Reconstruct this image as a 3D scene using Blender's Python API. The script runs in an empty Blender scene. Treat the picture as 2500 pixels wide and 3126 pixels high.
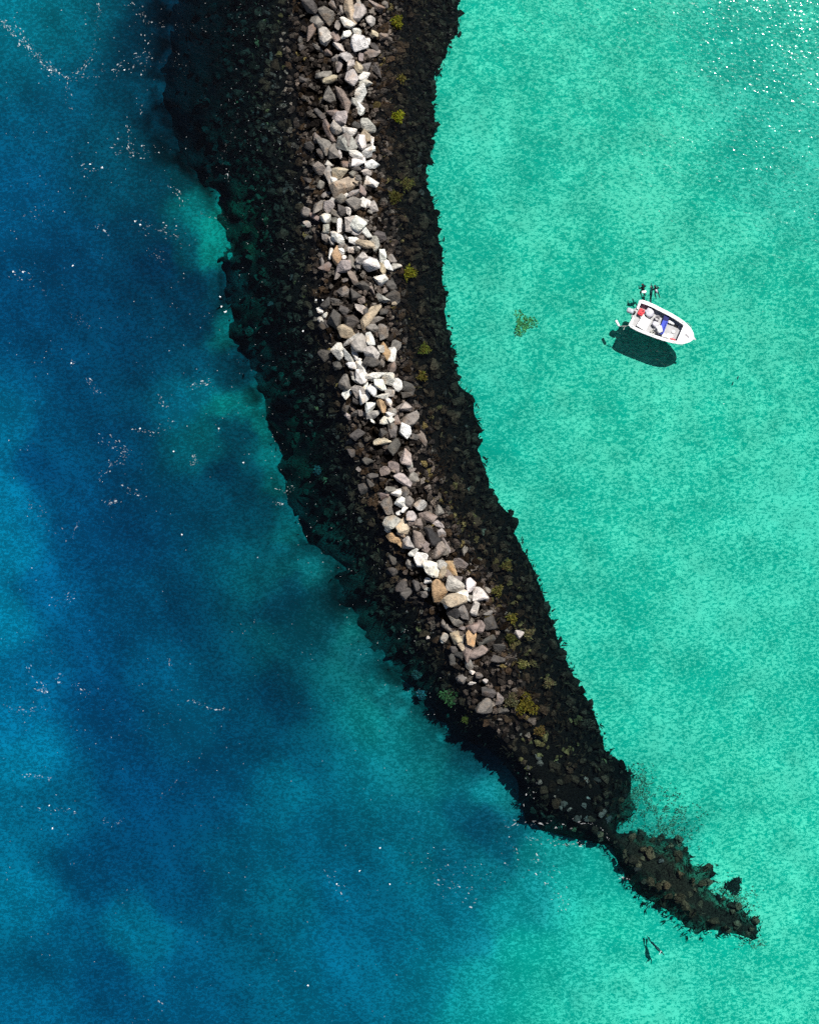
import bpy, bmesh, math, random
import numpy as np
from mathutils import Vector, Matrix, noise as mnoise
random.seed(7); RNG = np.random.default_rng(7)
SC = bpy.context.scene
COL = SC.collection
R = math.radians

# ------------------------------------------------------------------ camera, sky, sun, exposure
H = 170.0                      # drone height above the water
PPM = 35.0                     # photograph pixels per metre on the water
CX, CY = 1250.0, 1563.0
cam = bpy.data.cameras.new('camera'); camo = bpy.data.objects.new('camera', cam); COL.objects.link(camo)
camo.location = (0, 0, H); camo.rotation_euler = (0, 0, 0)
cam.sensor_fit = 'HORIZONTAL'; cam.angle = 2 * math.atan(CX / PPM / H)
cam.clip_start = 1.0; cam.clip_end = 2000.0
SC.camera = camo
SUN_EL = R(56.0); SX, SY = 0.56, 0.8285          # direction towards the sun, over the ground
world = bpy.data.worlds.new('World'); SC.world = world; world.use_nodes = True
wn = world.node_tree; wn.nodes.clear()
sky = wn.nodes.new('ShaderNodeTexSky'); sky.sky_type = 'NISHITA'; sky.sun_disc = False
sky.sun_elevation = SUN_EL; sky.sun_rotation = math.atan2(SX, SY)
bg = wn.nodes.new('ShaderNodeBackground'); bg.inputs[1].default_value = 0.05
wo = wn.nodes.new('ShaderNodeOutputWorld')
wn.links.new(sky.outputs[0], bg.inputs[0]); wn.links.new(bg.outputs[0], wo.inputs[0])
sun = bpy.data.lights.new('sun', 'SUN'); sun.energy = 5.0; sun.angle = R(0.53); sun.color = (1.0, 0.965, 0.91)
suno = bpy.data.objects.new('sun', sun); COL.objects.link(suno)
sd = Vector((SX * math.cos(SUN_EL), SY * math.cos(SUN_EL), math.sin(SUN_EL)))
suno.rotation_euler = sd.to_track_quat('Z', 'Y').to_euler(); suno.location = (40, 75, 90)
SC.view_settings.view_transform = 'Standard'; SC.view_settings.look = 'None'
SC.view_settings.exposure = 0.4; SC.view_settings.gamma = 1.0; SC.view_settings.use_curve_mapping = False
SC.render.engine = 'CYCLES'
SC.cycles.max_bounces = 8; SC.cycles.diffuse_bounces = 1; SC.cycles.glossy_bounces = 2
SC.cycles.transparent_max_bounces = 24; SC.cycles.volume_bounces = 0
SC.cycles.use_denoising = False; SC.cycles.use_light_tree = False
SC.cycles.use_adaptive_sampling = False
SC.render.filter_size = 1.2

# ------------------------------------------------------------------ helpers
def P(px, py, z=0.0):
    """photo pixel -> point at height z"""
    k = (H - z) / H / PPM
    return Vector(((px - CX) * k, -(py - CY) * k, z))

def mesh_obj(name, verts, faces, mat=None, parent=None, smooth=False):
    me = bpy.data.meshes.new(name); me.from_pydata([tuple(v) for v in verts], [], faces); me.update()
    if smooth: me.polygons.foreach_set('use_smooth', [True] * len(me.polygons))
    return link(name, me, mat, parent)

def np_mesh(name, V, F, mat=None, parent=None, smooth=False):
    """V (n,3) float, F (m,k) int with constant k"""
    me = bpy.data.meshes.new(name); V = np.asarray(V, np.float32); F = np.asarray(F, np.int32)
    me.vertices.add(len(V)); me.vertices.foreach_set('co', V.ravel())
    k = F.shape[1]; me.loops.add(F.size); me.loops.foreach_set('vertex_index', F.ravel())
    me.polygons.add(len(F)); me.polygons.foreach_set('loop_start', np.arange(0, F.size, k, dtype=np.int32))
    me.polygons.foreach_set('loop_total', np.full(len(F), k, np.int32))
    me.polygons.foreach_set('use_smooth', np.full(len(F), smooth))
    me.update(calc_edges=True); me.validate()
    return link(name, me, mat, parent)

def link(name, me, mat, parent):
    o = bpy.data.objects.new(name, me); COL.objects.link(o)
    if mat: me.materials.append(mat)
    if parent: o.parent = parent
    return o

def set_col(o, C, name='col'):
    a = o.data.color_attributes.new(name, 'FLOAT_COLOR', 'POINT')
    C = np.asarray(C, np.float32)
    if C.shape[1] == 3: C = np.hstack([C, np.ones((len(C), 1), np.float32)])
    a.data.foreach_set('color', C.ravel())

def bm_obj(name, bm, mat, parent=None, smooth=False):
    me = bpy.data.meshes.new(name); bm.to_mesh(me); bm.free()
    if smooth: me.polygons.foreach_set('use_smooth', [True] * len(me.polygons))
    return link(name, me, mat, parent)

def empty(name, loc=(0, 0, 0), rz=0.0, parent=None):
    o = bpy.data.objects.new(name, None); COL.objects.link(o); o.location = loc; o.rotation_euler = (0, 0, rz)
    o.empty_display_size = 0.3
    if parent: o.parent = parent
    return o

def tag(o, label=None, cat=None, group=None, kind=None):
    if label: o['label'] = label
    if cat: o['category'] = cat
    if group: o['group'] = group
    if kind: o['kind'] = kind
    return o

def nodes(mat):
    mat.use_nodes = True; t = mat.node_tree; t.nodes.clear()
    return t, (lambda ty: t.nodes.new(ty)), t.links.new

def simple(name, col, rough=0.5, spec=0.5, var=0.12, scale=6.0, metallic=0.0, bump=0.0):
    """plain material with a little procedural wear"""
    m = bpy.data.materials.new(name); t, N, L = nodes(m)
    o = N('ShaderNodeOutputMaterial'); p = N('ShaderNodeBsdfPrincipled'); L(p.outputs[0], o.inputs[0])
    tc = N('ShaderNodeTexCoord'); nz = N('ShaderNodeTexNoise'); nz.inputs['Scale'].default_value = scale; nz.inputs['Detail'].default_value = 4
    L(tc.outputs['Object'], nz.inputs['Vector'])
    mr = N('ShaderNodeMapRange'); mr.inputs[1].default_value = .3; mr.inputs[2].default_value = .7
    mr.inputs[3].default_value = 1 - var; mr.inputs[4].default_value = 1 + var * .5
    L(nz.outputs['Fac'], mr.inputs[0])
    mx = N('ShaderNodeVectorMath'); mx.operation = 'SCALE'; mx.inputs[0].default_value = col[:3]
    L(mr.outputs[0], mx.inputs['Scale']); L(mx.outputs[0], p.inputs['Base Color'])
    p.inputs['Roughness'].default_value = rough; p.inputs['Specular IOR Level'].default_value = spec; p.inputs['Metallic'].default_value = metallic
    if bump:
        b = N('ShaderNodeBump'); b.inputs['Distance'].default_value = bump; L(nz.outputs['Fac'], b.inputs['Height']); L(b.outputs[0], p.inputs['Normal'])
    return m

def s2l(c):
    c = np.asarray(c, float) / 255.0
    return np.where(c <= .04045, c / 12.92, ((c + .055) / 1.055) ** 2.4)

# value noise on numpy grids
def vnoise(x, y, seed=0, octaves=4):
    out = np.zeros_like(x, dtype=float); amp = 1.0; tot = 0
    for o in range(octaves):
        r = np.random.default_rng(seed * 97 + o); T = r.random((256, 256))
        xi = np.floor(x).astype(int); yi = np.floor(y).astype(int); fx = x - xi; fy = y - yi
        fx = fx * fx * (3 - 2 * fx); fy = fy * fy * (3 - 2 * fy)
        g = lambda a, b: T[a % 256, b % 256]
        v = (g(xi, yi) * (1 - fx) + g(xi + 1, yi) * fx) * (1 - fy) + (g(xi, yi + 1) * (1 - fx) + g(xi + 1, yi + 1) * fx) * fy
        out += amp * v; tot += amp; amp *= .5; x = x * 2.03 + 17.1; y = y * 2.03 + 5.3
    return out / tot

# ------------------------------------------------------------------ outlines read from the photograph (pixels)
RIGHT = [(1395,-900),(1400,-300),(1395,-60),(1400,0),(1408,95),(1375,140),(1365,175),(1335,225),(1322,300),(1330,350),(1340,380),(1320,440),(1310,500),
 (1300,540),(1315,580),(1340,660),(1340,700),(1352,760),(1355,850),(1366,900),(1360,950),(1380,1050),(1395,1120),(1410,1180),(1445,1205),
 (1453,1260),(1472,1310),(1458,1360),(1490,1440),(1500,1500),(1540,1550),(1577,1580),(1570,1620),(1602,1680),(1636,1740),(1650,1790),
 (1680,1870),(1700,1930),(1722,1990),(1745,2040),(1780,2110),(1812,2160),(1835,2220),(1850,2290),(1898,2325),(1935,2370),(1925,2420),(1945,2470),
 (1915,2505),(1880,2520),(1875,2550),(1935,2535),(2000,2560),(2060,2560),(2100,2590),(2112,2640),(2182,2635),(2178,2680),(2160,2715),(2195,2735),(2240,2745),(2285,2770),
 (2318,2815),(2325,2855),(2300,2880),(2255,2862)]
LEFT = [(2180,2855),(2125,2868),(2080,2842),(2048,2812),(1988,2766),(1938,2740),(1895,2680),(1878,2630),(1860,2585),(1750,2570),(1650,2545),
 (1575,2500),(1580,2440),(1575,2390),(1530,2330),(1475,2285),(1425,2235),(1375,2175),(1325,2120),(1270,2065),(1205,2000),(1155,1935),(1110,1870),
 (1055,1790),(1030,1740),(960,1690),(930,1640),(890,1560),(870,1480),(850,1400),(820,1310),(790,1230),(770,1150),(745,1080),(700,1050),(685,950),
 (672,850),(672,740),(660,650),(635,580),(600,500),(560,420),(530,330),(545,200),(560,0),(560,-300),(560,-900)]
LEFT = [(x - 48, y) if y < 520 else (x - 34, y + 30) if 1780 < y < 2280 and x < 1580 else (x, y) for x, y in LEFT]   # the foot runs out under water
POLY = np.array(RIGHT + LEFT, float)
CREST = np.array([(1065,-900,1.6),(1065,0,1.6),(1068,150,1.6),(1062,300,1.7),(1072,450,1.9),(1082,600,1.8),(1100,750,1.7),(1103,850,1.3),(1110,950,1.4),(1130,1080,1.9),
 (1160,1180,1.9),(1190,1290,1.4),(1215,1400,.7),(1240,1500,1.0),(1262,1600,1.3),(1310,1720,1.5),(1370,1790,1.6),(1420,1860,1.5),(1440,1960,1.0),(1462,2060,.55),
 (1500,2150,.25),(1600,2300,-.5),(1750,2430,-.8),(1860,2540,-1.6),(1960,2610,-1.1),(2060,2690,-1.0),(2180,2790,-1.5),(2290,2850,-1.9)], float)

def seg_dist(X, Y, pts, closed=False, extra=None):
    best = np.full(X.shape, 1e9); ev = np.zeros(X.shape)
    n = len(pts)
    for i in range(n if closed else n - 1):
        a = pts[i]; b = pts[(i + 1) % n]
        dx, dy = b[0] - a[0], b[1] - a[1]; L2 = dx * dx + dy * dy + 1e-9
        t = np.clip(((X - a[0]) * dx + (Y - a[1]) * dy) / L2, 0, 1)
        d = np.hypot(X - a[0] - t * dx, Y - a[1] - t * dy)
        m = d < best; best = np.where(m, d, best)
        if extra is not None: ev = np.where(m, extra[i] + t * (extra[(i + 1) % n] - extra[i]), ev)
    return best, ev

def inside(X, Y, pts):
    c = np.zeros(X.shape, bool); n = len(pts); j = n - 1
    for i in range(n):
        xi, yi = pts[i]; xj, yj = pts[j]
        m = ((yi > Y) != (yj > Y)) & (X < (xj - xi) * (Y - yi) / (yj - yi + 1e-12) + xi)
        c ^= m; j = i
    return c

# ------------------------------------------------------------------ sea floor: depth and cover, solved from the water's colour
KR, KG, KB = 0.36, 0.098, 0.034                # absorption of the water per metre
PATH = 1 + 1 / math.sin(SUN_EL)               # light runs down slanting and comes straight up
E0 = 1.62                                     # brightness of a white surface in this light
SAND = np.array([0.16, 0.66, 0.335])
CP = [ # px, py, r, g, b (what the water shows there)
 (505,90,0,38,56),(515,200,0,34,50),(490,340,0,40,56),(535,430,0,46,60),(560,500,0,52,62),(700,1120,0,60,78),(60,40,0,108,126),(40,180,0,100,122),(200,60,0,95,112),(300,30,0,86,104),(200,330,0,82,110),(450,120,0,58,80),(400,300,0,66,88),(480,260,0,52,70),(350,420,0,74,96),(80,420,0,84,116),(40,640,0,78,116),
 (100,560,0,76,112),(350,600,0,72,96),(100,900,0,64,100),(480,560,0,62,80),(560,540,0,62,72),(260,760,0,66,100),(500,780,0,50,78),(420,700,0,62,88),(560,760,0,66,80),
 (600,620,0,104,106),(645,690,0,128,120),(655,760,0,118,112),(660,880,0,74,92),(690,1000,0,100,104),(590,880,0,50,74),(600,980,0,52,76),
 (200,1050,0,62,96),(300,1200,0,62,94),(450,1080,0,58,86),(600,1120,0,62,84),(600,1190,0,92,110),(560,1220,0,92,116),(680,1240,0,112,112),(760,1250,0,110,112),(800,1310,0,104,104),
 (690,1300,0,66,82),(640,1330,0,88,98),(610,1400,0,84,98),(720,1330,0,58,74),(680,1440,0,48,68),(740,1490,0,52,70),(830,1400,0,100,104),(845,1460,0,92,96),(780,1440,0,68,84),
 (400,1350,0,66,98),(200,1350,0,66,100),(110,1420,0,66,104),(30,1320,0,92,126),(20,1500,0,104,140),(40,1700,0,106,140),(30,1880,0,112,146),(110,1800,0,84,124),
 (250,1650,0,66,104),(450,1600,0,64,98),(560,1560,0,68,96),(650,1530,0,66,90),(780,1570,0,64,82),(890,1600,0,84,92),(700,1720,0,86,106),(850,1720,0,84,96),(940,1730,0,104,112),(900,1820,0,66,84),(960,1860,0,84,98),
 (600,1850,0,68,96),(400,1850,0,66,100),(250,1950,0,70,108),(120,2050,0,84,122),(40,2200,0,100,138),(90,2300,0,108,142),(300,2150,0,64,102),(480,2050,0,78,112),(560,2200,0,80,112),
 (760,2000,0,84,106),(850,2130,0,66,92),(760,2220,0,70,98),(1000,1930,0,84,98),(1060,1940,0,110,112),(1110,2000,0,96,104),(1030,2080,0,108,116),(1180,2120,0,108,114),(1120,2200,0,122,126),(1220,2240,0,118,124),(1300,2280,0,108,116),
 (950,2290,0,84,106),(650,2400,0,70,104),(400,2400,0,62,98),(200,2450,0,84,116),(60,2500,0,92,122),(850,2420,0,96,122),(1100,2350,0,110,126),(1000,2540,0,88,114),
 (300,2650,0,66,100),(550,2700,0,66,98),(80,2750,0,100,130),(200,2900,0,80,112),(320,2960,0,72,106),(420,2850,0,96,124),(700,2650,0,80,108),(760,2850,0,80,106),(850,2760,0,88,112),(600,3000,0,84,118),(900,3000,0,92,120),(100,3080,0,88,122),
 (1080,2750,0,92,122),(1060,2950,0,94,124),(1300,2360,0,116,124),(1400,2380,0,104,116),(1480,2420,0,118,128),(1540,2420,0,116,122),(1440,2340,0,80,94),(1480,2520,0,80,104),(1400,2480,0,90,112),(1330,2520,0,104,122),
 (1250,2650,0,104,126),(1400,2620,0,96,118),(1560,2600,0,92,112),(1480,2680,0,108,124),(1620,2620,0,130,134),(1700,2600,0,150,146),(1800,2620,0,164,152),(1620,2740,0,142,146),(1750,2700,0,170,158),
 (1400,2760,0,106,128),(1550,2800,0,140,146),(1420,2880,0,118,136),(1250,2850,0,100,126),(1300,3000,0,114,134),(1180,3090,0,104,130),(1450,2980,0,150,152),(1420,3090,0,150,152),(1580,2900,0,168,158),(1600,3060,0,170,156),(1800,2800,0,182,162),
 (1850,2950,0,184,162),(1800,3080,0,182,160),(2100,2950,0,188,164),(2350,3050,0,188,162),(2400,2700,0,190,164),(2000,3080,0,186,162),(2050,2450,0,184,160),(2200,2600,0,188,162),(1960,2500,0,150,136),(2040,2540,0,150,136),(1900,2280,0,186,162),(1880,2560,0,120,112),
 (1450,60,0,186,160),(1500,500,0,180,156),(1450,900,0,178,154),(1520,1300,0,178,156),(1650,1600,0,180,156),(1800,2000,0,182,158),(1700,300,0,182,156),(2000,300,0,180,154),(2300,200,0,168,148),(2420,500,0,168,148),(2000,700,0,180,154),
 (1700,800,0,182,156),(2300,900,0,180,154),(1800,1200,0,182,156),(2200,1300,0,184,158),(2000,1600,0,182,157),(2400,1600,0,182,158),(2200,2000,0,182,158),(2420,2300,0,182,158),(2000,2200,0,184,160),(2300,2400,0,186,160),(1750,60,0,182,156),(2420,50,0,172,150)]
CPA = np.array(CP, float)
_l = s2l(CPA[:, 2:5]); _G, _B = _l[:, 1], _l[:, 2]
_path = (np.log(_B / _G) - math.log(SAND[2] / SAND[1])) / (KG - KB)
_sea = CPA[:, 0] < np.interp(CPA[:, 1], [0, 2100, 2400, 2700, 3126], [1000, 1450, 1560, 1450, 1300])
_d0 = np.clip(_path / PATH, np.where(_sea, np.clip(7.2 - (CPA[:, 1] - 1500) / 230, 4.0, 7.2), 2.2), np.where(_sea, 12.0, 6.0))
_dp, _ = seg_dist(CPA[:, 0], CPA[:, 1], POLY, True)
_d0 = np.where(_sea & (CPA[:, 1] > 1700), np.minimum(_d0, 3.2 + _dp / 60), _d0)      # the bottom shelves up to the foot of the mound
def depth_at(px, py):
    num = np.zeros_like(px); den = np.zeros_like(px)
    for (cx, cy), d in zip(CPA[:, :2], _d0):
        w = np.exp(-((px - cx) ** 2 + (py - cy) ** 2) / (2 * 130.0 ** 2)) + 1e-5 / ((px - cx) ** 2 + (py - cy) ** 2 + 1e4) * 1e4
        num += w * d; den += w
    return num / den
CPD = depth_at(CPA[:, 0], CPA[:, 1])          # depth: broad and smooth
CPS = np.stack([np.clip(_l[:, i] / (SAND[i] * E0 * np.exp(-k_ * PATH * CPD)), .06, 1.3) for i, k_ in ((1, KG), (2, KB))], 1)     # how pale the cover is
CPS = np.hstack([CPS[:, :1], CPS])
def bed(px, py, warp=True):
    px = np.asarray(px, float); py = np.asarray(py, float)
    if warp:
        wx = px + 60 * (vnoise(px / 70, py / 70, 3, 4) - .5) + 22 * (vnoise(px / 14, py / 14, 8, 2) - .5)
        wy = py + 60 * (vnoise(px / 70 + 40, py / 70, 4, 4) - .5) + 22 * (vnoise(px / 14 + 9, py / 14, 9, 2) - .5)
    else: wx, wy = px, py
    num = np.zeros_like(wx); nus = np.zeros(wx.shape + (3,)); den = np.zeros_like(wx)
    for (cx, cy), d, s in zip(CPA[:, :2], CPD, CPS):
        w = 1.0 / ((wx - cx) ** 2 + (wy - cy) ** 2 + 34.0 ** 2) ** 2.6
        nus += w[..., None] * np.log(s); den += w
    return depth_at(px, py), np.exp(nus / den[..., None])

def axis(lo, hi, step, far):
    a = np.arange(lo, hi + step * .5, step)
    return np.concatenate([[-far], np.linspace(-far * .55, lo - step * 4, 6), a, np.linspace(hi + step * 4, far * .55, 6), [far]])
PX = axis(-350, 2850, 11, 9000) + 0.0; PY = axis(-450, 3550, 11, 9000)
GX, GY = np.meshgrid(PX, PY)
D, S = bed(GX, GY)
D = D + .16 * (vnoise(GX / 60, GY / 60, 21, 3) - .5)
# drifts of weed and paler sediment on the seaward side
sea_ = 1 / (1 + np.exp((GX - np.interp(GY, [0, 2100, 2400, 2700, 3126], [1000, 1450, 1560, 1450, 1300])) / 60))
ux, uy = (GX * .8 - GY * .6), (GX * .6 + GY * .8)
dr_ = .8 * (vnoise(ux / 45, uy / 240, 51, 4) - .5) + .3 * (vnoise(GX / 26, GY / 26, 53, 3) - .5)
S = S * np.exp(sea_ * .5 * dr_)[..., None]
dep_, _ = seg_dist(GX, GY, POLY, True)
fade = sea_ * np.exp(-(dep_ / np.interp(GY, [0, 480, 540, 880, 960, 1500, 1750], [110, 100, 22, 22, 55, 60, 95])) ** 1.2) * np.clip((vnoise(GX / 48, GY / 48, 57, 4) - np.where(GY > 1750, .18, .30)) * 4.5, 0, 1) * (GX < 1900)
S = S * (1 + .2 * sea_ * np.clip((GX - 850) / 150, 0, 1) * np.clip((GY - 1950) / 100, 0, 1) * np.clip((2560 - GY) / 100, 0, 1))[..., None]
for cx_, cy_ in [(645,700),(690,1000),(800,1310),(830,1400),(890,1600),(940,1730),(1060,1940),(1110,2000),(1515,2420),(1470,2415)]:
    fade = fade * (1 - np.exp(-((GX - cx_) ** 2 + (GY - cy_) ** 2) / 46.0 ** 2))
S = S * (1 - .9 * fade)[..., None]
Z = -D
V = np.stack([(GX - CX) / PPM * (H - Z) / H, -(GY - CY) / PPM * (H - Z) / H, Z], -1).reshape(-1, 3)
ny, nx = GX.shape; I = np.arange(ny * nx).reshape(ny, nx)
F = np.stack([I[:-1, :-1], I[1:, :-1], I[1:, 1:], I[:-1, 1:]], -1).reshape(-1, 4)

m_bed = bpy.data.materials.new('sea_floor'); t, N, L = nodes(m_bed)
o = N('ShaderNodeOutputMaterial'); p = N('ShaderNodeBsdfPrincipled'); L(p.outputs[0], o.inputs[0])
at = N('ShaderNodeAttribute'); at.attribute_name = 'col'
ge = N('ShaderNodeNewGeometry')
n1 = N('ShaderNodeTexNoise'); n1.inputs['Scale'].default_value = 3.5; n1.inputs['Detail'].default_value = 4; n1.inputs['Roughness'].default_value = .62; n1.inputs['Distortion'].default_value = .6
n2 = N('ShaderNodeTexNoise'); n2.inputs['Scale'].default_value = .35; n2.inputs['Detail'].default_value = 5
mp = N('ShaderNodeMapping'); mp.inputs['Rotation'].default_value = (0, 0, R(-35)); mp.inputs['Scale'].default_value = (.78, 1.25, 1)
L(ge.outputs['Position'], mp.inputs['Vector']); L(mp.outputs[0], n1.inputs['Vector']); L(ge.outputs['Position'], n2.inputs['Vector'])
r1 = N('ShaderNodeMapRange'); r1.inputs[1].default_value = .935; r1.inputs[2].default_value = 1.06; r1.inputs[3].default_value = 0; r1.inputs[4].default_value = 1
r2 = N('ShaderNodeMapRange'); r2.inputs[1].default_value = .3; r2.inputs[2].default_value = .7; r2.inputs[3].default_value = .87; r2.inputs[4].default_value = 1.1
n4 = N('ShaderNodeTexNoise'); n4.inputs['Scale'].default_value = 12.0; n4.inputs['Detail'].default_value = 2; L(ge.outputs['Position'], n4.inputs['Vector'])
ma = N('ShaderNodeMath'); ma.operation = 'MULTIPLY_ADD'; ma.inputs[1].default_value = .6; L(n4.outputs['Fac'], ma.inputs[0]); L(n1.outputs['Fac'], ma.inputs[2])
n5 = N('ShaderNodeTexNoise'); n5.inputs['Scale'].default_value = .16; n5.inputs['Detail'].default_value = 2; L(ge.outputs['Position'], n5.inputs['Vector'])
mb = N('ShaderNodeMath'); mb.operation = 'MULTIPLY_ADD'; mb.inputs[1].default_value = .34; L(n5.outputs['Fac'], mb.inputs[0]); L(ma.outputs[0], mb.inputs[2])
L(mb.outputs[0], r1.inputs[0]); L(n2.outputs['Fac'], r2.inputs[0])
vs = N('ShaderNodeVectorMath'); vs.operation = 'SCALE'; L(at.outputs['Color'], vs.inputs[0]); L(r2.outputs[0], vs.inputs['Scale'])
# caustic light of the ripples, painted into the sand colour as pale patches
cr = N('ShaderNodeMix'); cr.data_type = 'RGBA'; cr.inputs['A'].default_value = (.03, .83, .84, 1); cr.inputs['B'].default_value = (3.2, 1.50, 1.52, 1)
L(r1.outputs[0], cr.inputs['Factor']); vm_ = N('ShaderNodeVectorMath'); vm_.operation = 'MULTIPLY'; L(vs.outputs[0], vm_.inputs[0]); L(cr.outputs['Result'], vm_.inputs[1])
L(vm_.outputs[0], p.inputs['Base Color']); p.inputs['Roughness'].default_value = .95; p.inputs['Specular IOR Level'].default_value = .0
b = N('ShaderNodeBump'); b.inputs['Distance'].default_value = .012; L(n1.outputs['Fac'], b.inputs['Height']); L(b.outputs[0], p.inputs['Normal'])
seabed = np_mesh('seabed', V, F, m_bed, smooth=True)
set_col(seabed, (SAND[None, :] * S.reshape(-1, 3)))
tag(seabed, 'pale sand in the shallows falling away to dark weedy bottom on the seaward side', kind='structure')

# ------------------------------------------------------------------ the water: one closed body, clear, tinted by its depth
m_wat = bpy.data.materials.new('sea_water'); t, N, L = nodes(m_wat)
o = N('ShaderNodeOutputMaterial'); ge = N('ShaderNodeNewGeometry')
at = N('ShaderNodeAttribute'); at.attribute_name = 'rip'
def nz(scale, detail, dist=0.0, stretch=None, rot=0.0):
    n = N('ShaderNodeTexNoise'); n.inputs['Scale'].default_value = scale; n.inputs['Detail'].default_value = detail; n.inputs['Distortion'].default_value = dist
    if stretch:
        mp = N('ShaderNodeMapping'); mp.inputs['Scale'].default_value = stretch; mp.inputs['Rotation'].default_value = (0, 0, rot)
        L(ge.outputs['Position'], mp.inputs['Vector']); L(mp.outputs[0], n.inputs['Vector'])
    else: L(ge.outputs['Position'], n.inputs['Vector'])
    return n.outputs['Fac']
def mul(a, k):
    n = N('ShaderNodeMath'); n.operation = 'MULTIPLY'; L(a, n.inputs[0])
    if hasattr(k, 'links'): L(k, n.inputs[1])
    else: n.inputs[1].default_value = k
    return n.outputs[0]
def add(a, c):
    n = N('ShaderNodeMath'); n.operation = 'ADD'; L(a, n.inputs[0]); L(c, n.inputs[1]); return n.outputs[0]
fine = mul(nz(2.3, 1.5, 0.0, (1.0, 1.35, 1.0), R(25)), .037)
wide = mul(nz(.55, 1.0, 0.0, (1.0, 1.6, 1.0), R(40)), .032)
hgt = add(mul(fine, at.outputs['Fac']), wide)
bp = N('ShaderNodeBump'); bp.inputs['Distance'].default_value = 1.0; L(hgt, bp.inputs['Height'])
fr = N('ShaderNodeFresnel'); fr.inputs['IOR'].default_value = 1.333
tr = N('ShaderNodeBsdfTransparent'); gl = N('ShaderNodeBsdfGlossy'); gl.inputs['Roughness'].default_value = .13; L(bp.outputs[0], gl.inputs['Normal'])
mx = N('ShaderNodeMixShader'); L(fr.outputs[0], mx.inputs[0]); L(tr.outputs[0], mx.inputs[1]); L(gl.outputs[0], mx.inputs[2]); L(mx.outputs[0], o.inputs['Surface'])
va = N('ShaderNodeVolumeAbsorption'); dn = KR; va.inputs['Density'].default_value = dn
va.inputs['Color'].default_value = (1 - KR / dn, 1 - KG / dn, 1 - KB / dn, 1); L(va.outputs[0], o.inputs['Volume'])
try: m_wat.cycles.homogeneous_volume = True
except Exception: pass
WX = axis(-40, 40, 1.0, 230.); WY = axis(-48, 48, 1.0, 230.)
wx, wy = np.meshgrid(WX, WY); zz = .05 * (vnoise(wx / 6, wy / 6, 31, 2) - .5)
qx, qy = wx * PPM + CX, -wy * PPM + CY
inn = inside(qx, qy, POLY); dcr, _ = seg_dist(qx, qy, CREST[:, :2])
# lee side (right of the crest) is finely rippled, seaward side has a longer, smoother swell
cxl = np.interp(qy, CREST[:, 1], CREST[:, 0]); lee = 1 / (1 + np.exp(-(qx - cxl - 120 - np.clip(qy - 2500, 0, 900) * .25) / 120))
rip = .85 + .25 * lee
rip *= 1 + .35 / (1 + np.exp(-(wx * .5 + wy * .6 - 24) / 6))
rip *= .8 + .4 * vnoise(wx / 9, wy / 9, 44, 3)
ny, nx = wx.shape; top = np.stack([wx, wy, zz], -1).reshape(-1, 3)
I = np.arange(ny * nx).reshape(ny, nx)
Ft = np.stack([I[:-1, :-1], I[:-1, 1:], I[1:, 1:], I[1:, :-1]], -1).reshape(-1, 4).tolist()
ring = np.concatenate([I[0, :], I[1:, -1], I[-1, -2::-1], I[-2:0:-1, 0]])
nb = len(top); botv = top[ring].copy(); botv[:, 2] = -16.0
n = len(ring); Fs = [[int(ring[(i + 1) % n]), int(ring[i]), nb + i, nb + (i + 1) % n] for i in range(n)]
Fs.append([nb + i for i in range(n)][::-1])
water = mesh_obj('water', np.vstack([top, botv]), Ft + Fs, m_wat, smooth=False)
water.data.polygons.foreach_set('use_smooth', [True] * len(Ft) + [False] * len(Fs))
a_ = water.data.attributes.new('rip', 'FLOAT', 'POINT'); a_.data.foreach_set('value', np.concatenate([rip.ravel(), np.full(n, .5)]).astype(np.float32))
tag(water, 'clear sea, turquoise over sand in the lee and deep blue to seaward', kind='structure')

# ------------------------------------------------------------------ breakwater: core, armour stones, submerged rubble
_cd = {}
def mound(px, py):
    """height of the rubble mound at photo pixels (numpy)"""
    lw = np.clip((np.interp(py, CREST[:, 1], CREST[:, 0]) - px - 130) / 90, 0, 1)       # ragged foot on the seaward side
    px = px + lw * (70 * (vnoise(px / 42, py / 42, 101, 4) - .5) + 24 * (vnoise(px / 9, py / 9, 103, 2) - .5)); py = py + lw * 60 * (vnoise(px / 42 + 31, py / 42, 102, 4) - .5)
    ins = inside(px, py, POLY); de, _ = seg_dist(px, py, POLY, True); dc, cz = seg_dist(px, py, CREST[:, :2], False, CREST[:, 2])
    d, _s = bed(px, py, True)
    t_ = np.where(ins, de / (de + dc + 1e-6), 0)
    side = px > np.interp(py, CREST[:, 1], CREST[:, 0])
    wl = np.where(side, .66, .70)
    low = -d + (d + np.minimum(cz, 0)) * np.where(side, np.clip(t_ / wl, 0, 1) ** .42, 1 - (1 - np.clip(t_ / wl, 0, 1)) ** 1.2)
    up = np.minimum(cz, 0) + np.maximum(cz, 0) * np.clip((t_ - wl) / (1 - wl), 0, 1) ** .75
    h = np.where(t_ < wl, low, up)
    return np.where(ins, h, -d - .35 - np.minimum(de * .02, .6)), ins, de, t_

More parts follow.
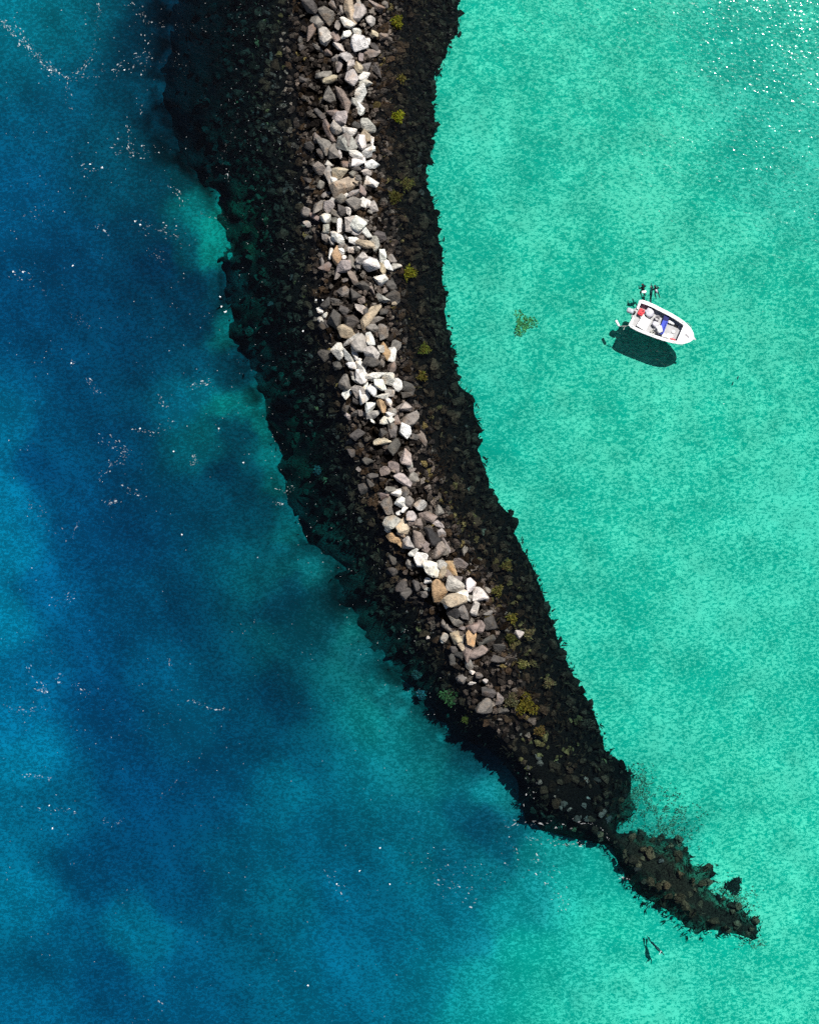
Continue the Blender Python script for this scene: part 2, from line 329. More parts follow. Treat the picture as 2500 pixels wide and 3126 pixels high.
m_stone = bpy.data.materials.new('armour_stone'); t, N, L = nodes(m_stone)
o = N('ShaderNodeOutputMaterial'); p = N('ShaderNodeBsdfPrincipled'); L(p.outputs[0], o.inputs[0])
oi = N('ShaderNodeObjectInfo'); tc = N('ShaderNodeTexCoord')
vm = N('ShaderNodeVectorMath'); vm.operation = 'ADD'; cmb = N('ShaderNodeMath'); cmb.operation = 'MULTIPLY'; cmb.inputs[1].default_value = 37.
L(oi.outputs['Random'], cmb.inputs[0]); L(tc.outputs['Object'], vm.inputs[0]); L(cmb.outputs[0], vm.inputs[1])
n1 = N('ShaderNodeTexNoise'); n1.inputs['Scale'].default_value = 2.2; n1.inputs['Detail'].default_value = 6; n1.inputs['Roughness'].default_value = .65; L(vm.outputs[0], n1.inputs['Vector'])
n2 = N('ShaderNodeTexNoise'); n2.inputs['Scale'].default_value = 1.1; n2.inputs['Detail'].default_value = 3; L(vm.outputs[0], n2.inputs['Vector'])
n3 = N('ShaderNodeTexNoise'); n3.inputs['Scale'].default_value = 9.; n3.inputs['Detail'].default_value = 4; L(vm.outputs[0], n3.inputs['Vector'])
r1 = N('ShaderNodeMapRange'); r1.inputs[1].default_value = .35; r1.inputs[2].default_value = .62; r1.inputs[3].default_value = .5; r1.inputs[4].default_value = 1.12; L(n1.outputs['Fac'], r1.inputs[0])
vs = N('ShaderNodeVectorMath'); vs.operation = 'SCALE'; L(oi.outputs['Color'], vs.inputs[0]); L(r1.outputs[0], vs.inputs['Scale'])
r2 = N('ShaderNodeMapRange'); r2.inputs[1].default_value = .56; r2.inputs[2].default_value = .70; r2.inputs[4].default_value = .55; L(n2.outputs['Fac'], r2.inputs[0])
mc = N('ShaderNodeMix'); mc.data_type = 'RGBA'; mc.blend_type = 'MULTIPLY'; mc.inputs['B'].default_value = (.72, .5, .3, 1)
L(r2.outputs[0], mc.inputs['Factor']); L(vs.outputs[0], mc.inputs['A']); L(mc.outputs['Result'], p.inputs['Base Color'])
p.inputs['Roughness'].default_value = .75; p.inputs['Specular IOR Level'].default_value = .35
ad = N('ShaderNodeMath'); ad.operation = 'MULTIPLY_ADD'; ad.inputs[1].default_value = .35; L(n3.outputs['Fac'], ad.inputs[0]); L(n1.outputs['Fac'], ad.inputs[2])
b = N('ShaderNodeBump'); b.inputs['Distance'].default_value = .22; b.inputs['Strength'].default_value = .9; L(ad.outputs[0], b.inputs['Height']); L(b.outputs[0], p.inputs['Normal'])

m_rub = bpy.data.materials.new('wet_rubble'); t, N, L = nodes(m_rub)
o = N('ShaderNodeOutputMaterial'); p = N('ShaderNodeBsdfPrincipled'); L(p.outputs[0], o.inputs[0])
at = N('ShaderNodeAttribute'); at.attribute_name = 'col'; ge = N('ShaderNodeNewGeometry')
n1 = N('ShaderNodeTexNoise'); n1.inputs['Scale'].default_value = 6.5; n1.inputs['Detail'].default_value = 6; n1.inputs['Roughness'].default_value = .75; L(ge.outputs['Position'], n1.inputs['Vector'])
r1 = N('ShaderNodeMapRange'); r1.inputs[1].default_value = .38; r1.inputs[2].default_value = .66; r1.inputs[3].default_value = .2; r1.inputs[4].default_value = 2.1; L(n1.outputs['Fac'], r1.inputs[0])
vs = N('ShaderNodeVectorMath'); vs.operation = 'SCALE'; L(at.outputs['Color'], vs.inputs[0]); L(r1.outputs[0], vs.inputs['Scale']); L(vs.outputs[0], p.inputs['Base Color'])
p.inputs['Roughness'].default_value = .7; p.inputs['Specular IOR Level'].default_value = .03
b = N('ShaderNodeBump'); b.inputs['Distance'].default_value = .25; L(n1.outputs['Fac'], b.inputs['Height']); L(b.outputs[0], p.inputs['Normal'])

bw = empty('breakwater', P(1100, 1000, -3.0))
tag(bw, 'curving breakwater of piled pale boulders with dark weedy submerged slopes', 'breakwater')
BWI = bw.location.copy()
def child(o):
    o.parent = bw; o.matrix_parent_inverse = Matrix.Translation(-BWI); return o

gx = np.arange(400, 2400, 12.0); gy = np.arange(-880, 2960, 12.0); QX, QY = np.meshgrid(gx, gy)
h, ins, de, tt = mound(QX, QY)
h = h - .45 + .5 * (vnoise(QX / 28, QY / 28, 12, 3) - .5)
keep = ins | (de < 30)
Vc = np.stack([(QX - CX) / PPM * (H - h) / H, -(QY - CY) / PPM * (H - h) / H, h], -1).reshape(-1, 3)
ny, nx = QX.shape; I = np.arange(ny * nx).reshape(ny, nx)
Fm = keep[:-1, :-1] & keep[1:, :-1] & keep[1:, 1:] & keep[:-1, 1:]
Fc = np.stack([I[:-1, :-1], I[1:, :-1], I[1:, 1:], I[:-1, 1:]], -1)[Fm]
used = np.unique(Fc); rm = np.full(ny * nx, -1); rm[used] = np.arange(len(used))
core = np_mesh('core', Vc[used], rm[Fc], m_rub, smooth=True)
sd0 = QX > np.interp(QY, CREST[:, 1], CREST[:, 0])
toe = np.where(sd0, 0, np.clip(1 - tt / .42, 0, 1) ** 1.2 * np.clip((vnoise(QX / 40, QY / 40, 83, 4) - .30) * 4, 0, 1))
tail = np.clip((QX + QY * .6 - 3330) / 120, 0, 1) * np.clip((vnoise(QX / 13, QY / 13, 85, 3) - .48) * 7, 0, 1) * np.clip(1.25 - tt * 1.6, 0, 1)
toe = np.maximum(toe * .8, tail * .8)[..., None]
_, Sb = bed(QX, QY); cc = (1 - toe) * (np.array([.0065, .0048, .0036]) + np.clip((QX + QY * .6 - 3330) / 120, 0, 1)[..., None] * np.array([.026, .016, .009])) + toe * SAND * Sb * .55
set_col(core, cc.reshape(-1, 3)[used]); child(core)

def hull_pts(n, rng, pw=3.5, jit=.22):
    d = rng.normal(size=(n, 3)); d /= np.linalg.norm(d, axis=1)[:, None]
    r = 1.0 / (np.abs(d) ** pw).sum(1) ** (1 / pw)
    return d * (r * (1 - jit * rng.random(n)))[:, None]
def hull(n, rng, **k):
    bm = bmesh.new()
    for q in hull_pts(n, rng, **k): bm.verts.new(q)
    res = bmesh.ops.convex_hull(bm, input=bm.verts)
    bmesh.ops.delete(bm, geom=list({g for g in res['geom_interior'] if isinstance(g, bmesh.types.BMVert)}), context='VERTS')
    bm.verts.index_update(); bmesh.ops.recalc_face_normals(bm, faces=bm.faces)
    v = np.array([q.co[:] for q in bm.verts]); f = np.array([[w.index for w in fc.verts] for fc in bm.faces]); bm.free()
    v -= (v.max(0) + v.min(0)) / 2; v /= (v.max(0) - v.min(0)) / 2
    return v, f

# armour stones read from the photograph: tile origin, tile scale, then (x, y, length, width, turn, tone)
T1 = ((900, 0), 320 / 1724, """900,150,420,130,80,T 1060,220,260,180,100,L 1055,50,140,60,70,L 1330,70,330,110,40,B 1480,60,150,100,70,G 1250,330,150,130,40,L
860,360,230,130,45,W 710,380,250,90,100,G 770,150,130,60,80,G 640,80,150,80,50,G 530,240,280,180,40,G 240,80,280,200,20,D 370,350,230,150,20,G 270,550,300,120,100,B
490,550,260,210,60,L 660,600,160,110,40,B 840,560,160,90,-20,W 1010,520,140,110,10,W 1040,690,260,220,60,W 1180,680,100,110,0,W 1310,560,150,90,30,Y 1450,580,160,110,-20,B
730,760,200,90,20,L 380,780,200,50,40,G 1300,760,160,80,40,D 1260,880,260,110,-10,G 540,850,110,100,0,B 840,910,190,130,30,L 690,960,130,110,30,G 730,1080,200,80,110,G
920,1040,140,110,-30,L 1080,940,120,70,90,G 1050,1100,220,120,60,T 1170,1110,150,120,-20,G 1130,1240,200,120,-40,W 900,1260,350,200,60,L 1330,1140,260,90,50,D 1150,1350,200,130,-20,L
490,1220,260,100,0,G 580,1300,240,90,-20,T 1080,1540,260,180,70,W 560,1590,260,160,70,G 800,1600,360,120,60,B 1000,1690,200,90,45,L 140,1310,140,70,20,D 110,780,100,90,0,D 90,660,110,70,90,D""")
T2 = ((900, 300), 320 / 1724, """1060,140,230,130,60,W 640,230,200,110,30,B 760,310,240,190,30,P 410,240,200,80,50,D 700,480,230,170,20,L 880,530,230,160,30,W 580,560,360,110,55,B
840,730,290,230,0,L 870,700,210,120,80,G 1200,450,280,170,40,L 1020,430,140,100,0,D 1170,610,180,110,60,T 1090,710,190,190,30,W 1260,690,150,70,90,W 1190,790,160,70,-10,G 1280,820,80,90,0,W
350,660,130,110,40,G 510,760,250,160,60,G 430,890,150,130,40,D 240,780,160,120,40,D 640,900,260,180,60,G 740,930,180,80,65,L 1010,920,220,120,30,W 1200,890,200,140,-20,W 1040,1040,250,120,-15,W
990,1130,190,90,10,D 1240,1090,260,130,-15,W 1170,1210,170,100,20,L 400,1150,200,150,40,G 560,1090,110,80,40,L 840,1090,150,90,20,B 740,1220,240,160,-20,Y 590,1270,260,130,65,L 640,1340,120,100,90,W
790,1420,420,210,-25,T 940,1240,90,90,0,G 1040,1310,110,90,40,G 1240,1380,210,130,25,W 1100,1500,200,90,70,B 250,1350,180,60,10,D 260,1470,170,90,10,D 430,1410,140,110,-40,G 520,1570,160,70,-30,G 960,1550,200,80,-35,L""")
T3 = ((900, 580), 360 / 1724, """680,130,150,130,30,G 740,70,100,60,0,W 350,240,240,120,-40,G 500,230,150,170,30,L 550,150,90,70,20,L 870,190,230,150,20,G 990,190,130,140,60,W 1060,180,110,80,50,W 1130,240,130,120,0,L
1100,310,70,50,0,G 710,290,140,140,0,D 795,290,130,70,85,W 160,320,130,130,40,G 300,390,200,80,40,B 460,400,150,130,60,W 600,350,150,90,20,G 590,430,110,90,0,G 660,520,190,80,95,W 460,560,140,120,60,L
180,490,110,80,0,L 840,510,220,170,80,L 930,500,170,180,50,W 920,600,150,100,0,L 740,540,110,80,90,G 1000,420,140,110,60,G 1040,620,150,90,60,W 970,690,80,60,0,B 580,660,140,120,40,W 660,710,220,110,30,W
690,800,140,70,-10,G 540,740,120,60,70,L 450,690,150,90,40,G 745,680,80,35,70,L 870,740,150,90,0,W 1010,780,320,100,10,T 1180,760,210,120,65,L 850,860,180,90,0,W 910,840,100,90,0,D 750,840,110,60,100,G
1240,670,150,140,50,D 530,930,150,60,100,W 610,950,240,120,75,O 680,890,100,80,40,W 720,980,70,60,0,W 730,1110,190,160,0,P 840,1070,200,100,60,G 980,990,160,110,-30,L 920,1080,110,60,80,G 1100,1100,230,220,40,W
1280,950,160,110,70,W 1340,1090,190,90,65,W 1270,1130,200,70,65,T 1420,1000,140,90,40,G 1480,1110,160,90,-10,L 1420,1170,100,50,0,G 390,1060,150,80,60,G 470,1130,150,110,-40,B 620,1230,190,80,110,G
850,1270,210,80,60,B 740,1310,80,50,0,G 1240,1300,180,150,20,W 1390,1380,200,120,60,D 1320,1460,80,80,0,G 720,1470,150,130,30,G 1000,1400,170,110,30,D 1130,1470,150,60,60,B 890,1550,160,140,20,D
970,1600,110,100,90,B 1280,1590,180,90,25,L 1460,1580,180,160,60,D 1460,1660,90,60,-20,T 600,1620,160,60,10,D 450,1650,140,130,80,D""")
T4 = ((940, 900), 360 / 1724, """390,350,240,170,100,D 530,220,150,120,50,D 620,380,220,190,60,D 760,200,170,90,30,L 830,240,140,100,60,D 900,300,330,110,-55,T 960,380,270,90,-20,G 940,480,170,100,0,G
1080,540,200,150,85,G 1110,240,120,90,0,D 180,230,90,80,0,W 250,290,80,80,0,W 190,360,90,70,30,L 300,480,240,50,65,D 220,460,140,140,0,D 560,540,260,150,20,T 640,660,260,80,-40,L 760,730,230,200,-50,P
910,640,190,110,50,W 450,810,190,180,40,W 590,900,270,90,60,W 640,1030,150,80,20,W 690,860,180,70,60,W 730,950,90,50,0,W 780,1060,200,100,60,W 920,850,230,170,30,L 930,980,250,120,0,D 1080,990,140,80,80,G
1130,820,230,100,60,O 1220,870,190,110,100,W 1060,790,100,90,0,L 1290,730,130,110,20,G 1220,1040,170,130,-60,B 690,1180,110,110,0,G 790,1200,200,160,60,W 720,1240,180,80,30,L 970,1180,250,90,-5,W 960,1230,200,50,-5,L
1170,1210,190,170,40,W 1300,1310,180,130,60,W 1440,1350,220,120,20,D 550,1300,210,200,40,G 570,1420,160,110,-50,W 750,1400,170,150,60,L 830,1480,200,130,80,W 840,1350,150,60,110,W 940,1390,190,160,40,W
1050,1320,160,130,70,W 1200,1420,170,110,30,L 1100,1480,200,80,-10,W 1080,1610,220,110,80,O 1180,1570,130,80,60,W 930,1620,190,130,-35,W 720,1540,120,100,30,D 1400,1640,200,150,20,P 1230,1690,110,90,60,L
430,1030,130,120,0,D 240,900,160,150,0,D 550,1640,130,120,60,D 1440,1460,150,120,20,D""")
T5 = ((1020, 1220), 360 / 1724, """590,210,220,100,-20,L 425,215,180,70,25,G 300,220,110,90,80,D 200,240,100,60,40,L 560,310,80,40,30,W 810,210,110,70,20,W 865,170,110,80,60,L 730,310,140,110,-30,W 830,300,90,80,0,W
840,390,150,110,40,G 860,470,160,120,80,G 920,310,130,80,60,B 1030,440,180,150,40,W 1120,300,240,170,-20,G 1150,540,150,80,20,D 1290,570,200,90,60,B 710,600,240,90,-10,Y 720,480,100,100,0,D 880,700,180,180,60,D
370,530,200,150,20,D 280,780,140,100,0,D 480,900,140,90,20,D 1070,870,190,180,40,P 1110,960,100,90,60,L 880,980,200,130,50,B 740,1030,140,110,-30,B 920,1040,180,50,0,B 1020,1170,250,110,35,P 1160,1150,150,120,60,G
1140,1050,90,90,0,G 560,1110,160,70,-10,D 360,1020,70,50,50,G 830,1330,130,130,-30,G 940,1340,170,110,-50,W 1020,1340,130,120,80,G 420,1300,150,120,50,D 520,1220,130,80,50,D 740,1400,140,110,40,B 770,1560,200,140,80,G
1000,1500,180,130,20,W 1090,1500,130,130,0,G 1020,1610,110,80,-30,W 940,1660,80,60,-20,W 1270,1540,160,150,30,L 1510,1620,130,120,-30,G""")
T6 = ((1100, 1480), 360 / 1724, """730,460,150,130,50,L 450,570,200,200,40,L 410,670,110,50,20,W 610,620,220,160,65,Y 600,710,120,70,30,T 760,550,110,100,-20,B 980,480,230,140,20,B 850,580,150,100,80,B 1140,570,140,70,20,L
1190,710,130,110,30,L 1040,730,300,200,80,K 840,800,270,150,60,B 930,880,130,100,20,B 960,950,110,60,10,B 500,780,200,110,30,O 590,870,130,60,60,O 700,860,210,160,50,L 800,980,180,80,-35,W 890,1080,200,180,60,W
1120,980,280,140,-40,B 1230,960,160,110,50,G 1250,880,230,50,60,G 1530,960,140,90,80,G 470,1100,150,80,45,D 710,1160,140,80,50,G 1040,1240,280,200,10,W 1190,1190,150,140,60,L 1200,1290,180,80,-60,T 1300,1310,180,90,30,B
1340,1220,240,130,60,O 1450,1150,190,140,0,G 990,1400,110,80,-10,W 1150,1540,280,200,75,O 1380,1470,260,190,20,L 1420,1410,130,110,0,G 1620,1460,170,160,-20,W 820,1480,130,130,20,D 930,1480,120,70,50,G 980,1530,80,50,0,L
940,1590,130,90,10,G 690,1580,200,120,-30,D 620,1480,170,150,0,D 460,1270,140,120,-30,D 1520,1610,220,110,35,W""")
T7 = ((1240, 1760), 360 / 1724, """1070,260,190,170,0,W 1150,300,90,80,30,L 1160,190,140,80,40,G 690,350,330,180,-10,Y 590,370,200,90,110,W 910,330,130,100,20,G 1010,470,180,150,60,L 1190,540,140,80,-10,G 830,540,180,120,70,G
690,520,200,170,0,K 740,650,280,130,15,G 640,770,180,100,30,G 550,700,130,70,70,G 830,760,100,60,-20,G 980,720,180,170,30,B 1070,740,180,130,110,B 1210,700,180,170,60,D 950,890,230,120,95,O 1170,930,230,80,-25,D
560,890,120,110,-40,L 540,920,90,70,-40,W 730,890,160,130,60,T 820,900,160,40,90,G 860,910,150,40,85,G 800,1010,160,70,55,T 880,1100,230,130,100,B 1060,1120,270,130,-25,B 710,1070,150,90,10,D 790,1140,120,110,40,D
680,1200,170,100,80,D 910,1280,170,80,70,G 1360,1040,190,150,50,D 1330,1210,200,90,10,D 1640,840,110,100,30,L 320,890,50,50,0,L 960,1400,70,50,20,W 1050,1450,120,70,20,G 960,1560,110,50,-5,W 1150,1530,70,60,20,L
810,1500,130,110,0,G 1200,1680,200,90,20,D""")
T8 = ((1100, 1800), 700 / 1724, "940,870,110,100,0,G 1045,825,90,55,85,G 965,780,90,50,10,D 1070,910,80,40,0,D")
TONE = {'W': (.79, .75, .69), 'L': (.44, .405, .365), 'G': (.215, .192, .17), 'D': (.085, .077, .07), 'K': (.03, .028, .028), 'T': (.43, .35, .25), 'Y': (.56, .48, .34),  # a small W stone has its wet glint painted in
        'O': (.46, .31, .17), 'B': (.235, .185, .16), 'P': (.40, .345, .32)}  # one K stone stands in for the shade of a hollow
stones = []
for (ox, oy), sc, txt in (T1, T2, T3, T4, T5, T6, T7, T8):
    for w in txt.split():
        q = w.split(','); x, y, l, wd, an = map(float, q[:5])
        stones.append((ox + x * sc, oy + y * sc, l * sc / PPM, wd * sc / PPM, an, q[5]))
SPX = np.array([s[0] for s in stones]); SPY = np.array([s[1] for s in stones])
hm, _, _, _ = mound(SPX, SPY)
# stones that lie over other stones sit higher: lay out from big to small
order = sorted(range(len(stones)), key=lambda i: -stones[i][2] * stones[i][3])
placed = []
for i in order:
    x, y, l, wd, an, tone = stones[i]
    hgt_ = .78 * math.sqrt(min(wd, l) * wd) * random.uniform(.85, 1.15)
    lift = 0.0
    for (x2, y2, l2, w2, zt) in placed:
        d = math.hypot(x - x2, y - y2) / PPM; reach = (l2 + w2) / 4 * .62
        if d < reach: lift = max(lift, zt * (1 - d / reach) * .8)
    z0 = max(hm[i], -.30 if tone in 'DK' else -.1) + (.12 if tone in 'WLTYOP' else 0.0)
    zc = z0 + hgt_ * .18 + lift
    placed.append((x, y, l, wd, hgt_ * .9))
    rng = np.random.default_rng(1000 + i)
    v, f = hull(int(rng.integers(11, 20)), rng, pw=rng.uniform(2.2, 5.0), jit=.38)
    if rng.random() < .4: v[:, 0] *= 1 + .25 * v[:, 1] * rng.choice([-1, 1])
    v = v * np.array([l * .62, wd * .65, hgt_ * .76])
    bm = bmesh.new(); bv = [bm.verts.new(q) for q in v]
    for fc in f: bm.faces.new([bv[k_] for k_ in fc])
    bmesh.ops.dissolve_limit(bm, angle_limit=.16, verts=bm.verts[:], edges=bm.edges[:])
    bmesh.ops.bevel(bm, geom=bm.edges[:], offset=.075 * wd, segments=1, affect='EDGES', clamp_overlap=True)
    o = bm_obj('stone', bm, m_stone)
    c = np.array(TONE[tone]) * rng.uniform(.82, 1.12) * (1 + rng.normal(0, .02, 3))
    o.color = (*np.clip(c, 0, .82), 1)
    o.rotation_euler = (rng.normal(0, .24), rng.normal(0, .24), -R(an) )
    o.location = P(x, y, zc)
    child(o)
    if tone == 'O' and l > 1.2: o['label'] = 'rust-stained orange tan boulder'
    if tone == 'T' and l > 1.7: o['label'] = 'large golden brown slab'

# rubble below and along the waterline
HV = [hull(int(RNG.integers(12, 20)), RNG, pw=3, jit=.3) for _ in range(48)]
def scatter(n, xr, yr, accept, seed):
    r = np.random.default_rng(seed); X = r.uniform(*xr, n); Y = r.uniform(*yr, n); return X, Y, r
def rubble_mesh(name, X, Y, Zc, size, colr, seed, flat=.75, mat=None):
    r = np.random.default_rng(seed); Vs = []; Fs = []; Cs = []; off = 0
    for k in range(len(X)):
        v, f = HV[int(r.integers(len(HV)))]
        M = np.array((Matrix.Rotation(r.uniform(0, 6.283), 3, 'Z') @ Matrix.Rotation(r.normal(0, .4), 3, 'X')))
        v2 = (v * (size[k] * np.array([r.uniform(.8, 1.25), r.uniform(.65, 1.0), flat * r.uniform(.7, 1.1)]))) @ M.T
        q = P(X[k], Y[k], Zc[k]); Vs.append(v2 + np.array(q)); Fs.append(f + off); off += len(v); Cs.append(np.tile(colr[k], (len(v), 1)))
    ob = np_mesh(name, np.vstack(Vs), np.vstack(Fs), mat or m_rub); set_col(ob, np.vstack(Cs)); return ob
X, Y, r = scatter(30000, (500, 2330), (-500, 2900), None, 5)
hh, ii, dd, t_ = mound(X, Y)
lf = X < np.interp(Y, CREST[:, 1], CREST[:, 0])
sel = ii & (r.random(len(X)) < .40 * np.where(lf, np.clip(t_ / .40 - .2, 0.0, 1), 1) * np.where((X + Y * .6 > 3360) & (vnoise(X / 13, Y / 13, 85, 3) > .53), .15, 1))
X, Y, hh, dd, t_ = X[sel], Y[sel], hh[sel], dd[sel], t_[sel]
n = len(X)
size = r.uniform(.16, .5, n) * np.where(t_ > .5, 1.0, .9)
side = X > np.interp(Y, CREST[:, 1], CREST[:, 0])
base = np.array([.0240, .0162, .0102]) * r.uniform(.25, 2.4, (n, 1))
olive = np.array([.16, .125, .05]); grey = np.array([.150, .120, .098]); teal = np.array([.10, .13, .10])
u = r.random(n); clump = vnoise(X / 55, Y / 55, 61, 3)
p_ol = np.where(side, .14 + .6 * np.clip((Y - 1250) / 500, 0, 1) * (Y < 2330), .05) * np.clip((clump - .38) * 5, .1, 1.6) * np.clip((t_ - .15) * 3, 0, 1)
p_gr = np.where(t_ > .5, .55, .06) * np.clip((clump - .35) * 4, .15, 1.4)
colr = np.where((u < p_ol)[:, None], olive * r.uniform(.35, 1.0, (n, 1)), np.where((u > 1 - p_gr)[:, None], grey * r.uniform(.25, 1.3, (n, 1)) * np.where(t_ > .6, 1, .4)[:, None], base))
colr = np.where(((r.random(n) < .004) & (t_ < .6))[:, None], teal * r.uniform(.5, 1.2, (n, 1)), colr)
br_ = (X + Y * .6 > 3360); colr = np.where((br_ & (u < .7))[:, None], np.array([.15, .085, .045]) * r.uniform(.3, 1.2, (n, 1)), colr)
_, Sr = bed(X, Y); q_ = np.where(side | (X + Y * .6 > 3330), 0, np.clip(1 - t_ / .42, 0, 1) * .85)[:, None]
colr = colr * (1 - q_) + SAND * Sr * .38 * r.uniform(.3, 1.2, (n, 1)) * q_        # blends into the sea-floor colour towards the foot
size = size * np.where((u > 1 - p_gr) | (u < p_ol), .72, 1)
zc = hh - .25 + r.uniform(-.05, .25, n) - np.where(t_ > .75, .35, 0)
# chinking stones between the armour blocks
X2, Y2, r2_ = scatter(26000, (820, 1640), (-60, 2260), None, 25)
h2, i2, d2, t2 = mound(X2, Y2); s2 = i2 & (h2 > -.25) & (r2_.random(len(X2)) < .34); X2, Y2, h2, t2 = X2[s2], Y2[s2], h2[s2], t2[s2]; n2_ = len(X2)
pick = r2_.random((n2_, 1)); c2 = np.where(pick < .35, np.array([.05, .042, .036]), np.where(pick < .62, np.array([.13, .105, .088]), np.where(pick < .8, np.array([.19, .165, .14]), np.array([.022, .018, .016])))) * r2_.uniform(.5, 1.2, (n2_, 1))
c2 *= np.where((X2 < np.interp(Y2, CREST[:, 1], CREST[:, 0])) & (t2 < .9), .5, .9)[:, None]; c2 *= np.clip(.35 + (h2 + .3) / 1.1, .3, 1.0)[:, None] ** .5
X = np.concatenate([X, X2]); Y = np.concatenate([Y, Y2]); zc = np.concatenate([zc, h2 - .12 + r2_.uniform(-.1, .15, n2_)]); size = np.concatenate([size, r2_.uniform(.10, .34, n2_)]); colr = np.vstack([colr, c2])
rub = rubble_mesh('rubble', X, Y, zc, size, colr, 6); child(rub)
tag(rub, 'smaller dark wet and weed-grown stones of the submerged slopes', kind='stuff')

# ------------------------------------------------------------------ seaweed carpet and clumps
m_weed = bpy.data.materials.new('seaweed'); t, N, L = nodes(m_weed)
o = N('ShaderNodeOutputMaterial'); p = N('ShaderNodeBsdfPrincipled'); L(p.outputs[0], o.inputs[0])
at = N('ShaderNodeAttribute'); at.attribute_name = 'col'; ge = N('ShaderNodeNewGeometry')
n1 = N('ShaderNodeTexNoise'); n1.inputs['Scale'].default_value = 7.; L(ge.outputs['Position'], n1.inputs['Vector'])
r1 = N('ShaderNodeMapRange'); r1.inputs[1].default_value = .35; r1.inputs[2].default_value = .65; r1.inputs[3].default_value = .5; r1.inputs[4].default_value = 1.4; L(n1.outputs['Fac'], r1.inputs[0])
vs = N('ShaderNodeVectorMath'); vs.operation = 'SCALE'; L(at.outputs['Color'], vs.inputs[0]); L(r1.outputs[0], vs.inputs['Scale']); L(vs.outputs[0], p.inputs['Base Color'])
p.inputs['Roughness'].default_value = .8; p.inputs['Specular IOR Level'].default_value = .0

def blades(C, length, width, colr, seed, tilt=.8):
    """curved two-quad blades standing at points C (n,3)"""
    r = np.random.default_rng(seed); n = len(C); a = r.uniform(0, 6.283, n); el = np.abs(r.normal(tilt, .35, n)); a2 = a + r.normal(0, .5, n)
    dr = np.stack([np.cos(a) * np.sin(el), np.sin(a) * np.sin(el), np.cos(el)], -1)
    el2 = np.clip(el + .5, 0, 1.9); dr2 = np.stack([np.cos(a2) * np.sin(el2), np.sin(a2) * np.sin(el2), np.cos(el2)], -1)
    sd_ = np.stack([-np.sin(a), np.cos(a), np.zeros(n)], -1) * (width * .5)[:, None]
    p0 = C; p1 = C + dr * (length * .5)[:, None]; p2 = p1 + dr2 * (length * .5)[:, None]
    V_ = np.stack([p0 - sd_ * .5, p0 + sd_ * .5, p1 - sd_, p1 + sd_, p2 - sd_ * .35, p2 + sd_ * .35], 1).reshape(-1, 3)
    b_ = np.arange(n)[:, None] * 6; F_ = np.concatenate([b_ + np.array([0, 1, 3, 2]), b_ + np.array([2, 3, 5, 4])])
    return V_, F_, np.repeat(colr, 6, 0)
X, Y, r = scatter(90000, (480, 2360), (-400, 2930), None, 15)
hh, ii, dd, t_ = mound(X, Y)
prob = np.where(ii, np.where(t_ < .12, np.where((X < np.interp(Y, CREST[:, 1], CREST[:, 0])) & (X + Y * .6 < 3330), 0, .75), np.where(t_ < .62, np.where((X < np.interp(Y, CREST[:, 1], CREST[:, 0])) & (t_ < .3) & (X + Y * .6 < 3330), .06, .40), .0)), np.where(dd < 9, .10, 0))
sel = r.random(len(X)) < prob
X, Y, hh, ii, t_ = X[sel], Y[sel], hh[sel], ii[sel], t_[sel]; n = len(X)
dB, _ = bed(X, Y); zb = np.where(ii, hh, -dB)
k = (H - zb) / H / PPM; C = np.stack([(X - CX) * k, -(Y - CY) * k, zb], -1)
cw = np.array([.0130, .0090, .0056]) * r.uniform(.4, 1.7, (n, 1)); br = r.random(n) < .10; cw[br] = np.array([.035, .031, .017]) * r.uniform(.5, 1.3, (br.sum(), 1))
V_, F_, C_ = blades(C, r.uniform(.25, .65, n), r.uniform(.06, .16, n), cw, 16)
weed = np_mesh('seaweed', V_, F_, m_weed); set_col(weed, C_)
tag(weed, 'dark brown seaweed fringing and carpeting the submerged slopes of the breakwater', kind='stuff')

def clump(px, py, rad, colr, label, seed, n=150, on_bed=False, ln=(.12, .32)):
    r = np.random.default_rng(seed)
    hx, _, _, _ = mound(np.array([px]), np.array([py])); z = -float(bed(np.array([px]), np.array([py]))[0][0]) if on_bed else max(float(hx[0]) + .25, -float(bed(np.array([px]), np.array([py]))[0][0]) + .05)
    root = P(px, py, z)
    a = r.uniform(0, 6.283, n); q = np.sqrt(r.random(n)) * (.7 + .3 * np.sin(a * 3 + seed)) * rad / PPM
    lob = np.clip(1 - (q / (rad / PPM)) ** 2, 0, 1)
    C = np.stack([np.cos(a) * q, np.sin(a) * q, (0 if on_bed else .25) * lob + r.uniform(-.05, .08, n)], -1)
    c = np.array(colr) * (.95 if on_bed else .28) * r.uniform(.3, 1.4, (n, 1)) * (1 + r.normal(0, .08, (n, 3)))
    V_, F_, C_ = blades(C, r.uniform(*ln, n), r.uniform(.07, .16, n), np.clip(c, 0, 1), seed + 1, tilt=1.15)
    o = np_mesh('seaweed_clump', V_, F_, m_weed); set_col(o, C_); o.location = root
    tag(o, label, 'seaweed', 'clumps of yellow-green weed on the reef'); return o
YG = (.30, .31, .035); OL = (.20, .175, .05); TN = (.26, .23, .11)
